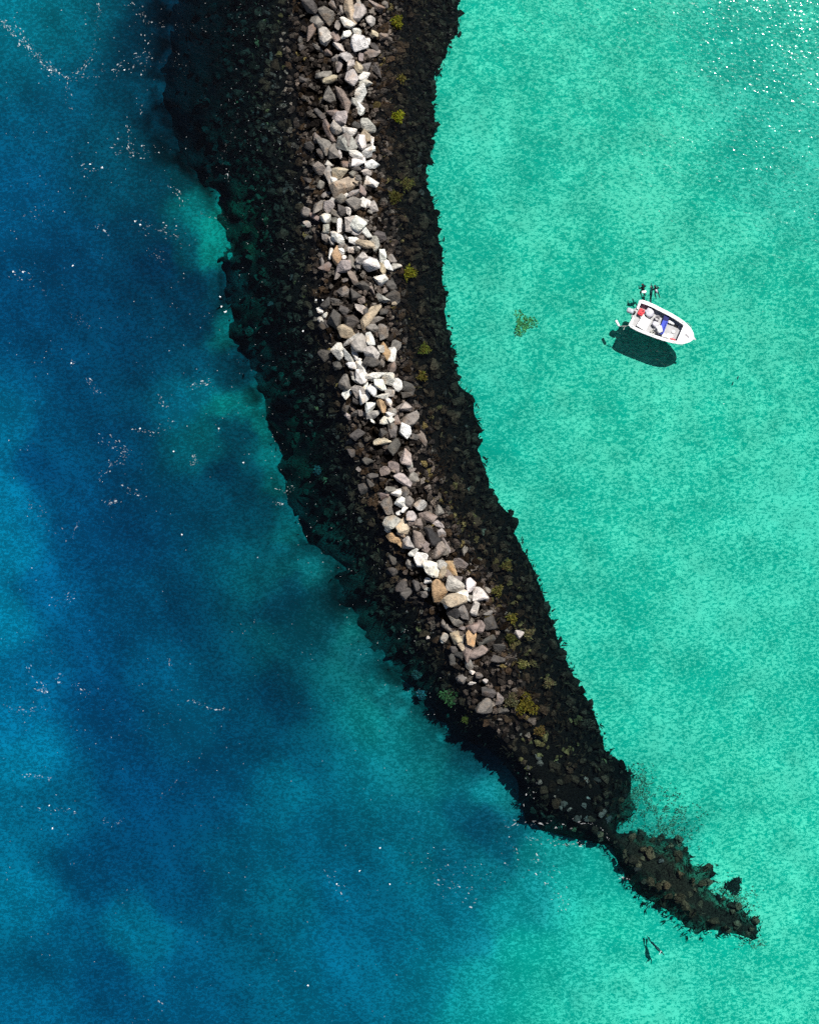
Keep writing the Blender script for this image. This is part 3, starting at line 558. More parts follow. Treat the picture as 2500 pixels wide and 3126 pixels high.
CL = [(1213,65,22,YG,'yellow-green weed clump nearest the top edge, right of the pale crest stones'),
 (1215,355,22,(.36,.40,.03),'brightest lime green weed clump on the dark slope near the top'),
 (1226,240,13,OL,'small brownish weed tuft between the two top green clumps'),
 (1243,562,26,OL,'brown-olive weed clump on the dark slope beside the golden slab'),
 (1205,600,24,(.13,.13,.04),'dull olive weed patch just left of the brown-olive clump'),
 (1252,833,24,YG,'yellow-green weed clump level with the boat outboard, right of the crest'),
 (1296,1066,20,(.16,.19,.03),'dark green weed clump right of the round pink boulder'),
 (1288,1150,15,(.19,.18,.04),'small olive weed tuft right of the whitest stones'),
 (1547,1727,20,OL,'ochre weed clump on the outer slope beside the widest white boulders'),
 (1519,1802,17,(.2,.2,.06),'olive weed tuft just right of the square white boulder'),
 (1563,1887,17,(.24,.23,.05),'yellowish weed tuft right of the brown stones at the crest end'),
 (1612,1934,22,TN,'pale tan-green weed clump out on the right slope, tallest of three'),
 (1559,1950,18,(.12,.13,.045),'dim green round weed tuft beside the grey slab'),
 (1595,2028,17,(.33,.34,.12),'bright pale green tuft on the right slope near the breakwater end'),
 (1675,2085,18,TN,'sandy coloured tuft close to the right edge of the dark slope'),
 (1607,2152,40,(.25,.22,.04),'large yellow-brown weed mat at the end of the exposed stones'),
 (1562,2140,26,(.2,.19,.10),'grey-olive weed mat left of the large yellow one'),
 (1421,2198,12,(.24,.22,.04),'small yellow tuft at the lower left end of the stones'),
 (1648,2232,18,(.22,.17,.06),'ochre tuft below the large yellow weed mat'),
 (1370,2125,32,(.17,.30,.10),'green weed ring with a pale centre on the seaward side'),
 (1285,2119,14,(.34,.46,.36),'pale sea-green weed tuft in blue water, outermost on the seaward side'),
 (1272,2060,16,(.16,.24,.18),'faint grey-green weed tuft above the outermost pale one'),
 (970,1437,15,(.20,.28,.2),'lone grey-green weed tuft on the dark seaward slope')]
for k, (x, y, rd, c, lb) in enumerate(CL): clump(x, y, rd, c, lb, 300 + k * 7, n=int(60 + rd * 5))
for k, (x, y, rd) in enumerate([(1600, 985, 46)]):
    o = clump(x, y, rd, (.30, .40, .10), 'green-brown weed patch alone on the pale sand left of the boat', 900, n=460, on_bed=True, ln=(.06, .16)); o['group'] = 'weed patches on the sand'
o = clump(2240, 2706, 30, (.03, .03, .02), 'round dark weed patch on sand off the reef tip', 910, n=420, on_bed=True, ln=(.2, .4)); o['group'] = 'weed patches on the sand'
# half-covered, thinner weed on the sand around the sunken tail
X, Y, r = scatter(46000, (1850, 2340), (2330, 2900), None, 71)
dens = np.exp(-(((X - 2020) / 75) ** 2 + ((Y - 2500) / 60) ** 2)) * .75 + np.exp(-(((X - 2210) / 60) ** 2 + ((Y - 2760) / 45) ** 2)) * .9 + np.exp(-(((X - 1945) / 30) ** 2 + ((Y - 2400) / 60) ** 2)) * .6 + np.exp(-(((X - 2310) / 50) ** 2 + ((Y - 2890) / 20) ** 2)) * .5
dens *= np.clip((vnoise(X / 18, Y / 18, 77, 3) - .36) * 4, 0, 1)
sel = r.random(len(X)) < dens; X, Y = X[sel], Y[sel]; n = len(X)
dB, _ = bed(X, Y); zb = -dB + .05; k = (H - zb) / H / PPM; C = np.stack([(X - CX) * k, -(Y - CY) * k, zb], -1)
V_, F_, C_ = blades(C, r.uniform(.08, .22, n), r.uniform(.05, .10, n), np.array([.20, .27, .13]) * r.uniform(.3, 1.8, (n, 1)), 72, tilt=1.1)
w2 = np_mesh('seaweed', V_, F_, m_weed); set_col(w2, C_); tag(w2, 'thin patchy brown weed on sand around the sunken reef tail', kind='stuff')

# ------------------------------------------------------------------ foam and painted glints
m_foam_glint = bpy.data.materials.new('foam_and_glints'); t, N, L = nodes(m_foam_glint)
o = N('ShaderNodeOutputMaterial'); at = N('ShaderNodeAttribute'); at.attribute_name = 'col'
d = N('ShaderNodeBsdfDiffuse'); d.inputs['Color'].default_value = (.8, .82, .82, 1); tr = N('ShaderNodeBsdfTransparent'); mx = N('ShaderNodeMixShader')
L(at.outputs['Fac'], mx.inputs[0]); L(tr.outputs[0], mx.inputs[1]); L(d.outputs[0], mx.inputs[2]); L(mx.outputs[0], o.inputs[0])
fl = []   # x, y, length px, width px, angle, opacity
rf = random.Random(12)
def fline(pts, n, spread, smin=2.5, smax=8, op=(.15, .8)):
    Ls = [math.dist(pts[i], pts[i + 1]) for i in range(len(pts) - 1)]
    for _ in range(n):
        u = rf.random() * sum(Ls); i = 0
        while i < len(Ls) - 1 and u > Ls[i]: u -= Ls[i]; i += 1
        a, c = pts[i], pts[i + 1]; f_ = u / Ls[i]
        x = a[0] + (c[0] - a[0]) * f_ + rf.gauss(0, spread); y = a[1] + (c[1] - a[1]) * f_ + rf.gauss(0, spread)
        l = rf.uniform(smin, smax) * rf.choice([.6, 1, 1, 1.5]); fl.append((x, y, l, l * rf.uniform(.2, .55), math.atan2(c[1] - a[1], c[0] - a[0]) + rf.gauss(0, .4), rf.uniform(*op) ** 1.5 * .8))
fline([(0,65),(60,105),(130,190),(200,236)], 130, 8); fline([(60,130),(110,180),(190,235)], 40, 9, 2, 6); fline([(200,236),(255,208),(288,160)], 40, 5); fline([(288,160),(295,60),(305,0)], 28, 4, 2, 6, (.1, .5)); fline([(205,240),(202,300),(222,338)], 20, 4)
fline([(230,235),(330,225),(400,185),(470,170)], 60, 12); fline([(390,5),(440,40),(445,130),(440,250)], 50, 12); fline([(300,10),(312,45)], 10, 3); fline([(425,310),(430,350)], 10, 5); fline([(395,380),(400,475)], 22, 6); fline([(340,450),(470,460)], 40, 16); fline([(235,510),(310,515)], 16, 8)
fline([(460,80),(600,70),(650,100)], 40, 14, 2, 5, (.08, .4)); fline([(520,140),(560,230)], 22, 14, 2, 5, (.08, .4)); fline([(520,555),(560,620)], 18, 8); fline([(600,655),(700,665)], 18, 6, 2, 5, (.1, .5)); fline([(300,690),(340,730)], 10, 5); fline([(400,670),(560,730)], 40, 14); fline([(450,770),(520,800)], 20, 10, 2, 6, (.1, .5))
fline([(20,650),(160,640)], 22, 14, 2, 6); fline([(30,830),(140,880)], 18, 14); fline([(200,950),(290,1000)], 24, 8, 2, 6, (.1, .5)); fline([(215,1110),(225,1115)], 6, 5); fline([(265,1160),(305,1200)], 30, 7); fline([(580,1180),(640,1165)], 24, 6); fline([(480,1205),(500,1240)], 12, 6)
fline([(400,1310),(480,1325),(530,1285)], 30, 6); fline([(310,1340),(390,1390)], 40, 12); fline([(300,1460),(350,1410),(390,1400)], 40, 8); fline([(325,1535),(365,1530)], 22, 5, 3, 9); fline([(370,1480),(440,1510)], 22, 8); fline([(580,1415),(610,1405)], 14, 5)
fline([(220,1645),(240,1590)], 14, 3, 3, 8, (.1, .4)); fline([(80,1530),(140,1560),(180,1640)], 30, 16, 2, 6, (.08, .4)); fline([(150,1850),(240,1810)], 20, 10); fline([(850,1490),(900,1500)], 18, 7); fline([(830,1535),(865,1540)], 14, 4, 2, 7); fline([(590,1390),(600,1420)], 8, 4)
fline([(90,2030),(140,2120),(190,2060)], 34, 10); fline([(100,2100),(145,2115)], 18, 4, 3, 9); fline([(10,2165),(145,2170)], 24, 7); fline([(220,2090),(270,2120)], 18, 7); fline([(565,2130),(640,2165),(710,2165)], 30, 3); fline([(70,2365),(160,2378)], 26, 4); fline([(110,2475),(230,2475)], 22, 6); fline([(310,2500),(350,2520),(400,2490)], 14, 4, 2, 7, (.1, .5)); fline([(480,2450),(540,2380)], 10, 4, 3, 8, (.1, .3))
fline([(515,2010),(517,2035)], 8, 2); fline([(340,2810),(400,2700)], 12, 12, 2, 6, (.1, .35)); fline([(480,3055),(500,3070)], 8, 2); fline([(1010,2670),(1050,2720)], 14, 10); fline([(1540,2520),(1620,2512),(1700,2522),(1765,2512)], 22, 7, 4, 11, (.2, .65)); fline([(1765,2512),(1815,2518),(1848,2540),(1858,2568)], 22, 2, 3, 8, (.2, .5)); fline([(1600,2560),(1720,2575),(1790,2580)], 44, 5, 3, 8, (.15, .7))
fline([(1530,2550),(1600,2620),(1690,2660)], 40, 24); fline([(1250,2600),(1400,2650),(1540,2690)], 60, 26, 2, 6); fline([(1680,2690),(1720,2760)], 24, 16); fline([(1320,2690),(1440,2740)], 40, 18, 2.5, 7); fline([(1895,2680),(1925,2690)], 12, 3); fline([(1590,2330),(1620,2440)], 12, 14); fline([(730,350),(700,420),(670,500)], 34, 7, 2.5, 6, (.08, .35)); fline([(690,500),(700,560)], 10, 5)
for _ in range(700):      # lone flecks over the seaward side
    x = rf.uniform(0, 1000); y = rf.uniform(0, 2300) ** 1.0
    if vnoise(np.array([x / 120]), np.array([y / 120]), 90, 3)[0] < .5 - .12 * (y < 900): continue
    l = rf.uniform(1.8, 4.5); fl.append((x, y, l, l * rf.uniform(.4, .9), rf.uniform(0, 3.14), rf.uniform(.06, .5)))
for _ in range(150):
    x = rf.uniform(0, 1300); y = rf.uniform(1900, 3126); l = rf.uniform(2, 4.5); fl.append((x, y, l, l * rf.uniform(.4, .9), rf.uniform(0, 3.14), rf.uniform(.05, .4)))
for (x, y) in [(427,1308),(218,1108),(668,1308),(743,1412),(686,952),(676,935),(672,905),(965,915),(925,1010),(690,950),(222,810),(412,675),(428,685),(70,830),(40,828),(312,510),(275,500),(380,212),(150,212),(555,1632),(530,1378),(985,915),(1160,2590),(1098,2660),(1190,2700),(940,3010),(160,2530),(150,2460),(1028,2700)]:
    fl.append((x, y, 7, 5, rf.uniform(0, 3), .95))
for _ in range(240):     # sun glints painted as white flecks over the dark seaward slope
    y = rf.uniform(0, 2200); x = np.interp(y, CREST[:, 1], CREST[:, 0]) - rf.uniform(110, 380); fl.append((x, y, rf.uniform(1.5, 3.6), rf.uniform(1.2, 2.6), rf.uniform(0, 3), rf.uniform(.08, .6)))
Vf = []; Ff = []; Cf = []; zf = .075
for (x, y, l, w, a, op) in fl:
    c = P(x, y, zf); k = len(Vf); ca, sa = math.cos(-a), math.sin(-a)
    for j in range(7):
        th = j * 2 * math.pi / 7; rr = rf.uniform(.65, 1.1); u, v = math.cos(th) * l / PPM * .5 * rr, math.sin(th) * w / PPM * .5 * rr
        Vf.append((c.x + u * ca - v * sa, c.y + u * sa + v * ca, zf)); Cf.append((op * .7,) * 3)
    Vf.append((c.x, c.y, zf + .02)); Cf.append((op,) * 3)
    Ff += [(k + j, k + (j + 1) % 7, k + 7) for j in range(7)]
foam_glints = np_mesh('foam_and_glints', np.array(Vf), np.array(Ff), m_foam_glint); set_col(foam_glints, np.array(Cf))
tag(foam_glints, 'scattered white foam flecks and streaks with painted sun glints on the seaward water', kind='stuff')

# ------------------------------------------------------------------ materials for boat and gear
M_white = simple('white_gelcoat', (.80, .80, .79), .3, .5, .06, 2.0)
M_liner = simple('grey_liner', (.50, .50, .50), .6, .3, .12, 3.0)
M_floor = simple('grey_deck', (.42, .42, .425), .7, .3, .22, 3.5)
M_dark = simple('dark_rubber', (.03, .03, .03), .6, .3)
M_cowl = simple('grey_cowling', (.42, .44, .47), .35, .5)
M_metal = simple('steel', (.6, .6, .6), .3, .5, .1, 8, .9)
M_red = simple('red_plastic', (.75, .035, .05), .45, .4)
M_blue = simple('blue_canvas', (.06, .09, .50), .7, .2)
M_blue_shade = simple('blue_canvas_shade', (.02, .025, .12), .7, .2)  # shade on the blue seating, painted as a darker canvas
M_cloth = simple('white_cloth', (.78, .77, .75), .85, .1, .12, 5, 0, .03)
M_lav = simple('pale_grey_cloth', (.58, .57, .62), .85, .1, .2, 5, 0, .03)
M_grey = simple('grey_plastic', (.33, .32, .33), .6, .3)
M_rope = simple('white_rope', (.66, .65, .60), .9, .1)
M_suit = simple('black_neoprene', (.012, .013, .015), .7, .25)
M_suit_hazed = simple('hazed_neoprene', (.02, .06, .06), .7, .2)  # dark suit with the veil of water painted into its colour
M_skin = simple('skin', (.50, .31, .22), .6, .3)
M_fin = simple('blue_fin_rubber', (.02, .14, .42), .5, .3)

def box(sx, sy, sz, bev=.03, top=1.0, seg=2):
    bm = bmesh.new(); bmesh.ops.create_cube(bm, size=1.0)
    for v in bm.verts:
        k = top if v.co.z > 0 else 1.0
        v.co = Vector((v.co.x * sx * k, v.co.y * sy * k, (v.co.z + .5) * sz))
    if bev: bmesh.ops.bevel(bm, geom=bm.edges[:], offset=bev, segments=seg, affect='EDGES')
    return bm
def lathe(prof, n=16):
    bm = bmesh.new(); rings = []
    for (r_, z) in prof:
        rings.append([bm.verts.new((r_ * math.cos(2 * math.pi * i / n), r_ * math.sin(2 * math.pi * i / n), z)) for i in range(n)])
    for a, c in zip(rings, rings[1:]):
        for i in range(n): bm.faces.new((a[i], a[(i + 1) % n], c[(i + 1) % n], c[i]))
    bm.faces.new(rings[0][::-1]); bm.faces.new(rings[-1]); return bm
def tube(pts, r_, n=6):
    bm = bmesh.new(); rings = []
    for i, p_ in enumerate(pts):
        p_ = Vector(p_); d_ = (Vector(pts[min(i + 1, len(pts) - 1)]) - Vector(pts[max(i - 1, 0)])).normalized()
        s = d_.orthogonal().normalized() if abs(d_.z) > .9 else d_.cross(Vector((0, 0, 1))).normalized(); u = s.cross(d_)
        rr = r_[i] if hasattr(r_, '__len__') else r_
        rings.append([bm.verts.new(p_ + (s * math.cos(2 * math.pi * j / n) + u * math.sin(2 * math.pi * j / n)) * rr) for j in range(n)])
    for a, c in zip(rings, rings[1:]):
        for j in range(n): bm.faces.new((a[j], a[(j + 1) % n], c[(j + 1) % n], c[j]))
    bm.faces.new(rings[0][::-1]); bm.faces.new(rings[-1]); bmesh.ops.recalc_face_normals(bm, faces=bm.faces); return bm
def blob(sx, sy, sz, seed, amp=.25, sub=3, freq=2.2, flatb=True):
    """soft, crumpled lump standing on z=0"""
    bm = bmesh.new(); bmesh.ops.create_icosphere(bm, subdivisions=sub, radius=1.0)
    for v in bm.verts:
        q = v.co.normalized(); e = 1 / (abs(q.x) ** 5 + abs(q.y) ** 5 + abs(q.z) ** 5) ** (1 / 5)
        k = e * (1 + amp * mnoise.noise(q * freq + Vector((seed * 3.1, seed, 0))) + .6 * amp * abs(mnoise.noise(q * freq * 2.3 + Vector((0, seed * 1.7, 3)))) - .15 * amp)
        v.co = Vector((q.x * sx * .5 * k, q.y * sy * .5 * k, (max(q.z * k, -.6 if flatb else -9) + .6) * sz / 1.6))
    return bm

# ------------------------------------------------------------------ motor boat
BANG = -R(24.0); BO = P(1933.3, 955.9, 0.0)
boat = empty('motor_boat', BO, BANG)
tag(boat, 'small open white motor boat at anchor over the turquoise shallows', 'boat')
def bl(a, n, z):          # boat coordinates (metres from stern, metres to starboard, height) -> world
    return boat_m @ Vector((a, -n, z))
boat_m = Matrix.Translation(BO) @ Matrix.Rotation(BANG, 4, 'Z')
ST = [0, .35, .72, 1.4, 2.15, 2.8, 3.45, 4.1, 4.65, 5.08, 5.36, 5.52, 5.62]
HB = [1.24, 1.30, 1.335, 1.33, 1.29, 1.25, 1.18, 1.07, .90, .68, .45, .24, .05]
def hb(a): return float(np.interp(a, ST, HB))
def sheer(a): return .62 + .24 * (a / 5.62) ** 2
def keel(a): return -.34 + .75 * max(0, (a - 3.6) / 2.02) ** 2.2
# hull shell
bm = bmesh.new(); rows = []
for a in ST:
    b_, zs, zk = hb(a), sheer(a), keel(a); ch = max(.06 + .25 * max(0, (a - 3.5) / 2.1), zk + .05)
    rows.append([bm.verts.new(q) for q in ((a, b_, zs), (a, b_ * .97, zs - .10), (a, b_ * .80, min(ch, zs - .15)), (a, 0, zk), (a, -b_ * .80, min(ch, zs - .15)), (a, -b_ * .97, zs - .10), (a, -b_, zs))])
for q, w in zip(rows, rows[1:]):
    for i in range(6): bm.faces.new((q[i], w[i], w[i + 1], q[i + 1]))
bm.faces.new(rows[0][::-1]); bm.faces.new(rows[-1]); bmesh.ops.recalc_face_normals(bm, faces=bm.faces)
bm_obj('hull', bm, M_white, boat)
# gunwale: a rim with thickness, open over the well
GW = .23; WELL0, WELL1 = .16, 4.42
bm = bmesh.new()
AA = [WELL0 + (WELL1 - WELL0) * i / 14 for i in range(15)]
for s in (1, -1):
    rr = []
    for a in AA:
        b_, zs = hb(a), sheer(a); wi = b_ - (GW + (.05 if s > 0 else 0))
        rr.append([bm.verts.new(q) for q in ((a, s * (b_ + .025), zs - .05), (a, s * (b_ + .025), zs + .02), (a, s * (b_ - .03), zs + .045), (a, s * wi, zs + .04), (a, s * wi, zs - .05))])
    for q, w in zip(rr, rr[1:]):
        for i in range(4): bm.faces.new((q[i], w[i], w[i + 1], q[i + 1]))
        bm.faces.new((q[4], w[4], w[0], q[0]))
    bm.faces.new(rr[0]); bm.faces.new(rr[-1])
bmesh.ops.recalc_face_normals(bm, faces=bm.faces); bm_obj('gunwale', bm, M_white, boat)
# inner walls and floor
bm = bmesh.new(); FZ = .13
for s in (1, -1):
    rr = []
    for a in AA:
        wi = hb(a) - GW - .02; rr.append([bm.verts.new(q) for q in ((a, s * wi, sheer(a) - .03), (a, s * (wi - .05), FZ - .02))])
    for q, w in zip(rr, rr[1:]): bm.faces.new((q[0], w[0], w[1], q[1]))
for a in (WELL0, WELL1):
    wi = hb(a) - GW - .02; bm.faces.new([bm.verts.new(q) for q in ((a, wi, sheer(a) - .03), (a, -wi, sheer(a) - .03), (a, -wi + .05, FZ - .02), (a, wi - .05, FZ - .02))])
bm_obj('inner_liner', bm, M_liner, boat)
bm = bmesh.new(); top_ = [bm.verts.new((a, hb(a) - GW - .05, FZ)) for a in AA] + [bm.verts.new((a, -(hb(a) - GW - .05), FZ)) for a in AA[::-1]]
bm.faces.new(top_); fl_ = bm_obj('floor', bm, M_floor, boat)
# aft deck either side of the motor well
bm = bmesh.new()
ads = [(-.02, 1.20), (WELL0 + .05, 1.27), (WELL0 + .05, .42), (.04, .42)]
for s in (1, -1):
    t_v = [bm.verts.new((a, s * n_, sheer(0) + .03)) for a, n_ in ads]; b_v = [bm.verts.new((a, s * n_, sheer(0) - .05)) for a, n_ in ads]
    bm.faces.new(t_v); bm.faces.new(b_v)
    for i in range(4): bm.faces.new((t_v[i], t_v[(i + 1) % 4], b_v[(i + 1) % 4], b_v[i]))
bmesh.ops.recalc_face_normals(bm, faces=bm.faces); bm_obj('stern_deck', bm, M_white, boat)
o = bm_obj('transom_well', box(.30, .84, .36, .03), M_liner, boat); o.location = (.06, 0, .14)
# foredeck
bm = bmesh.new(); FA = [4.36, 4.6, 4.85, 5.08, 5.25, 5.38, 5.5, 5.6, 5.66]
def fb(a): return hb(min(a, 5.62)) + .03
up = [bm.verts.new((a, fb(a), sheer(a) + .04)) for a in FA]; mid = [bm.verts.new((a, 0, sheer(a) + .11 - .02 * (a - 4.36))) for a in FA]; dn_ = [bm.verts.new((a, -fb(a), sheer(a) + .04)) for a in FA]
ul = [bm.verts.new((a, fb(a), sheer(a) - .05)) for a in FA]; dl = [bm.verts.new((a, -fb(a), sheer(a) - .05)) for a in FA]
for i in range(len(FA) - 1):
    bm.faces.new((up[i], mid[i], mid[i + 1], up[i + 1])); bm.faces.new((mid[i], dn_[i], dn_[i + 1], mid[i + 1])); bm.faces.new((up[i], up[i + 1], ul[i + 1], ul[i])); bm.faces.new((dn_[i], dl[i], dl[i + 1], dn_[i + 1]))
bm.faces.new((up[0], ul[0], dl[0], dn_[0], mid[0])); bm.faces.new((up[-1], mid[-1], dn_[-1], dl[-1], ul[-1])); bmesh.ops.recalc_face_normals(bm, faces=bm.faces)
fd = bm_obj('foredeck', bm, M_white, boat)
o = bm_obj('anchor_hatch', box(.44, .17, .03, .01), M_grey, fd); o.location = (5.0, .0, sheer(5.0) + .09); o.rotation_euler = (0, -.02, -.34)
bm = tube([(5.05, -.74, .82), (4.98, -.88, .92), (4.75, -.98, .95), (4.5, -1.04, .9)], .018); bm_obj('bow_rail', bm, M_metal, fd)
bm = tube([(5.05, .74, .82), (4.98, .90, .92), (4.75, .98, .95), (4.5, 1.04, .9)], .018); bm_obj('bow_rail', bm, M_metal, fd)
o = bm_obj('bow_roller', box(.26, .16, .07, .02), M_metal, fd); o.location = (5.68, 0, .86)
for a, s in ((.35, 1), (.35, -1), (4.2, 1), (4.2, -1), (2.3, -1)):
    o = bm_obj('cleat', box(.2, .05, .05, .015), M_metal, boat); o.location = (a, s * (hb(a) - .12), sheer(a) + .045)
# outboard, tilted back
mo = bm_obj('outboard_motor', blob(.62, .46, .42, 4, .1, 3, 1.2), M_cowl, boat, True); mo.location = (-.34, 0.0, .55); mo.rotation_euler = (0, -.25, .08)
o = bm_obj('motor_leg', tube([(.02, 0, .08), (.05, 0, -.45), (.06, 0, -.95)], [.11, .09, .06], 8), M_cowl, mo)
o = bm_obj('propeller', lathe([(.02, -.03), (.19, -.01), (.19, .01), (.02, .03)], 9), M_dark, mo); o.location = (-.06, 0, -.9); o.rotation_euler = (0, 1.4, 0)
o = bm_obj('tiller_bracket', box(.34, .24, .14, .03), M_dark, mo); o.location = (.3, 0, -.06)

# things in the boat: each its own
def put(name, bm, mat, a, n, z, rz, label, cat, smooth=False, group=None):
    o = bm_obj(name, bm, mat, None, smooth); o.location = bl(a, n, z); o.rotation_euler = (0, 0, BANG - rz); tag(o, label, cat, group); return o
F1 = FZ + .005
o = put('fuel_tank', box(.50, .60, .34, .05), M_red, .56, -.32, F1, .02, 'red fuel tank at the stern of the boat', 'fuel tank')
c = bm_obj('cap', lathe([(.07, 0), (.07, .05), (.05, .07)], 10), M_dark, o); c.location = (.1, .15, .335)
c = bm_obj('handle', tube([(-.12, -.12, .33), (-.12, -.12, .40), (.12, -.12, .40), (.12, -.12, .33)], .02), M_red, o)
o = put('gear_bag', blob(.78, .70, .46, 9, .3), M_lav, 1.22, -.54, F1, .3, 'crumpled pale grey gear bag beside the red fuel tank', 'bag', True)
o = put('cool_box', box(.86, 1.02, .44, .05), M_white, 1.14, .50, F1, .12, 'large white cool box at the aft end of the boat', 'cool box')
c = bm_obj('lid', box(.89, 1.05, .07, .025), M_white, o); c.location = (0, 0, .445)
c = bm_obj('latch', box(.03, .1, .1, .01), M_grey, o); c.location = (.45, 0, .36)
o = put('folded_towel', blob(.42, .42, .2, 21, .35), M_cloth, .84, -.02, F1 + .02, .5, 'folded white towel between fuel tank and cool box', 'towel', True)
o = put('bucket', lathe([(.15, 0), (.21, .30), (.23, .30), (.23, .33), (.20, .33), (.14, .05)], 18), M_grey, 2.05, -.43, F1, 0, 'round grey bucket on the boat floor amidships', 'bucket', True)
c = bm_obj('handle', tube([(.22 * math.cos(x_), .22 * math.sin(x_) * .4 - .05, .33 + .03 * math.sin(x_)) for x_ in np.linspace(0, math.pi, 9)], .008), M_metal, o)
# blue seat across the boat
o = put('bench_seat', box(.42, 1.30, .10, .035), M_blue, 2.78, .13, .42, -.05, 'blue padded bench seat across the boat', 'seat')
c = bm_obj('backrest', box(.09, 1.24, .26, .03), M_blue, o); c.location = (.2, 0, .06)
for s in (-1, 1):
    c = bm_obj('leg', box(.34, .06, .30, .01), M_liner, o); c.location = (0, s * .5, -.285)
o = put('shade_box', box(.46, .50, .36, .02, 1.0, 1), M_blue_shade, 2.74, -.74, F1, -.06, 'dark box painted for shade beside the blue bench seat', 'shade_box')  # added box, its dark colour stands in for shade
c = bm_obj('lid', box(.48, .52, .04, .012), M_blue_shade, o); c.location = (0, 0, .362)
o = put('sack', blob(.62, .46, .30, 31, .4), M_cloth, 2.58, .42, .52, .7, 'white sack lying on the blue bench seat', 'bag', True)
o = put('backpack', blob(.50, .46, .36, 37, .3), M_lav, 2.10, .14, F1, .2, 'light grey backpack in front of the bench seat', 'backpack', True)
o = put('towel', blob(.44, .26, .12, 41, .5), M_cloth, 2.28, .52, F1 + .0, 1.0, 'white towel heaped on the floor behind the bench seat', 'towel', True)
pts = []
for i in range(90):
    an = i * .42; rr = .15 + .07 * math.sin(i * .13); pts.append((rr * math.cos(an) * 1.25, rr * math.sin(an), .03 + .0022 * i + .01 * math.sin(i)))
o = put('rope_coil', tube(pts, .022, 5), M_rope, 2.22, .86, F1, .3, 'loose coil of white rope by the starboard gunwale', 'rope', True)
o = put('seat_cushion', box(.58, .30, .10, .045), M_white, 3.33, -.60, F1 + .12, -.05, 'long white cushion along the port side forward', 'cushion')
o2 = put('paddle', tube([(-.5, 0, .03), (.3, 0, .03)], .022, 6), M_dark, 3.36, -.42, F1 + .02, -.1, 'dark paddle lying beside the long white cushion', 'paddle')
c = bm_obj('blade', box(.34, .16, .025, .01), M_dark, o2); c.location = (.45, 0, .02)
o = put('lid', lathe([(.14, 0), (.15, .02), (.15, .05), (.12, .07)], 18), M_white, 3.83, .07, F1, 0, 'round white lid on the grey forward floor', 'lid', True)
for k, (a, n_, sx, sy, sz, lb) in enumerate([(3.22, .72, .50, .34, .28, 'white bag nearest the bench on the starboard side forward'), (3.56, .66, .46, .40, .26, 'white bag in the middle of the forward heap'), (3.80, .52, .34, .26, .2, 'smallest white bag of the forward heap, towards the centre')]):
    put('white_bag', blob(sx, sy, sz, 51 + k, .4), M_cloth, a, n_, F1, .3 * k, lb, 'bag', True, 'white bags heaped forward')
o = put('life_jacket', blob(.72, .28, .17, 61, .45), M_red, 3.90, .80, F1, -.12, 'red life jacket tucked against the starboard bow', 'life jacket', True)
c = bm_obj('strap', tube([(-.25, .0, .16), (0, .05, .185), (.25, 0, .16)], .02, 5), M_dark, o)
# fender on a line off the stern
fe = empty('fender', bl(-.93, 1.36, .0), 0); tag(fe, 'white fender floating on a line off the stern', 'fender')
fdir = Vector((65, -120, 0)).normalized(); q0 = -fdir * .31; q1 = fdir * .31
bm_obj('float_body', tube([q0 + Vector((0, 0, .07)), q0 * .9 + Vector((0, 0, .07)), q0 * .7 + Vector((0, 0, .07)), q1 * .7 + Vector((0, 0, .07)), q1 * .92 + Vector((0, 0, .07)), q1 + Vector((0, 0, .07))], [.03, .09, .115, .115, .09, .03], 12), M_white, fe, True)
e = bl(.1, 1.2, .66) - fe.location; s0 = q1 + Vector((0, 0, .08))
bm_obj('line', tube([s0, s0.lerp(e, .3) + Vector((0, 0, -.0)), s0.lerp(e, .65) + Vector((0, 0, -.12)), e], .022, 5), M_rope, fe)
e2 = s0.lerp(e, .5) + Vector((-.05, -.32, -.2)); bm_obj('loose_end', tube([s0.lerp(e, .62) + Vector((0, 0, -.11)), s0.lerp(e, .5) + Vector((.02, -.14, -.2)), e2], .018, 5), M_rope, fe)

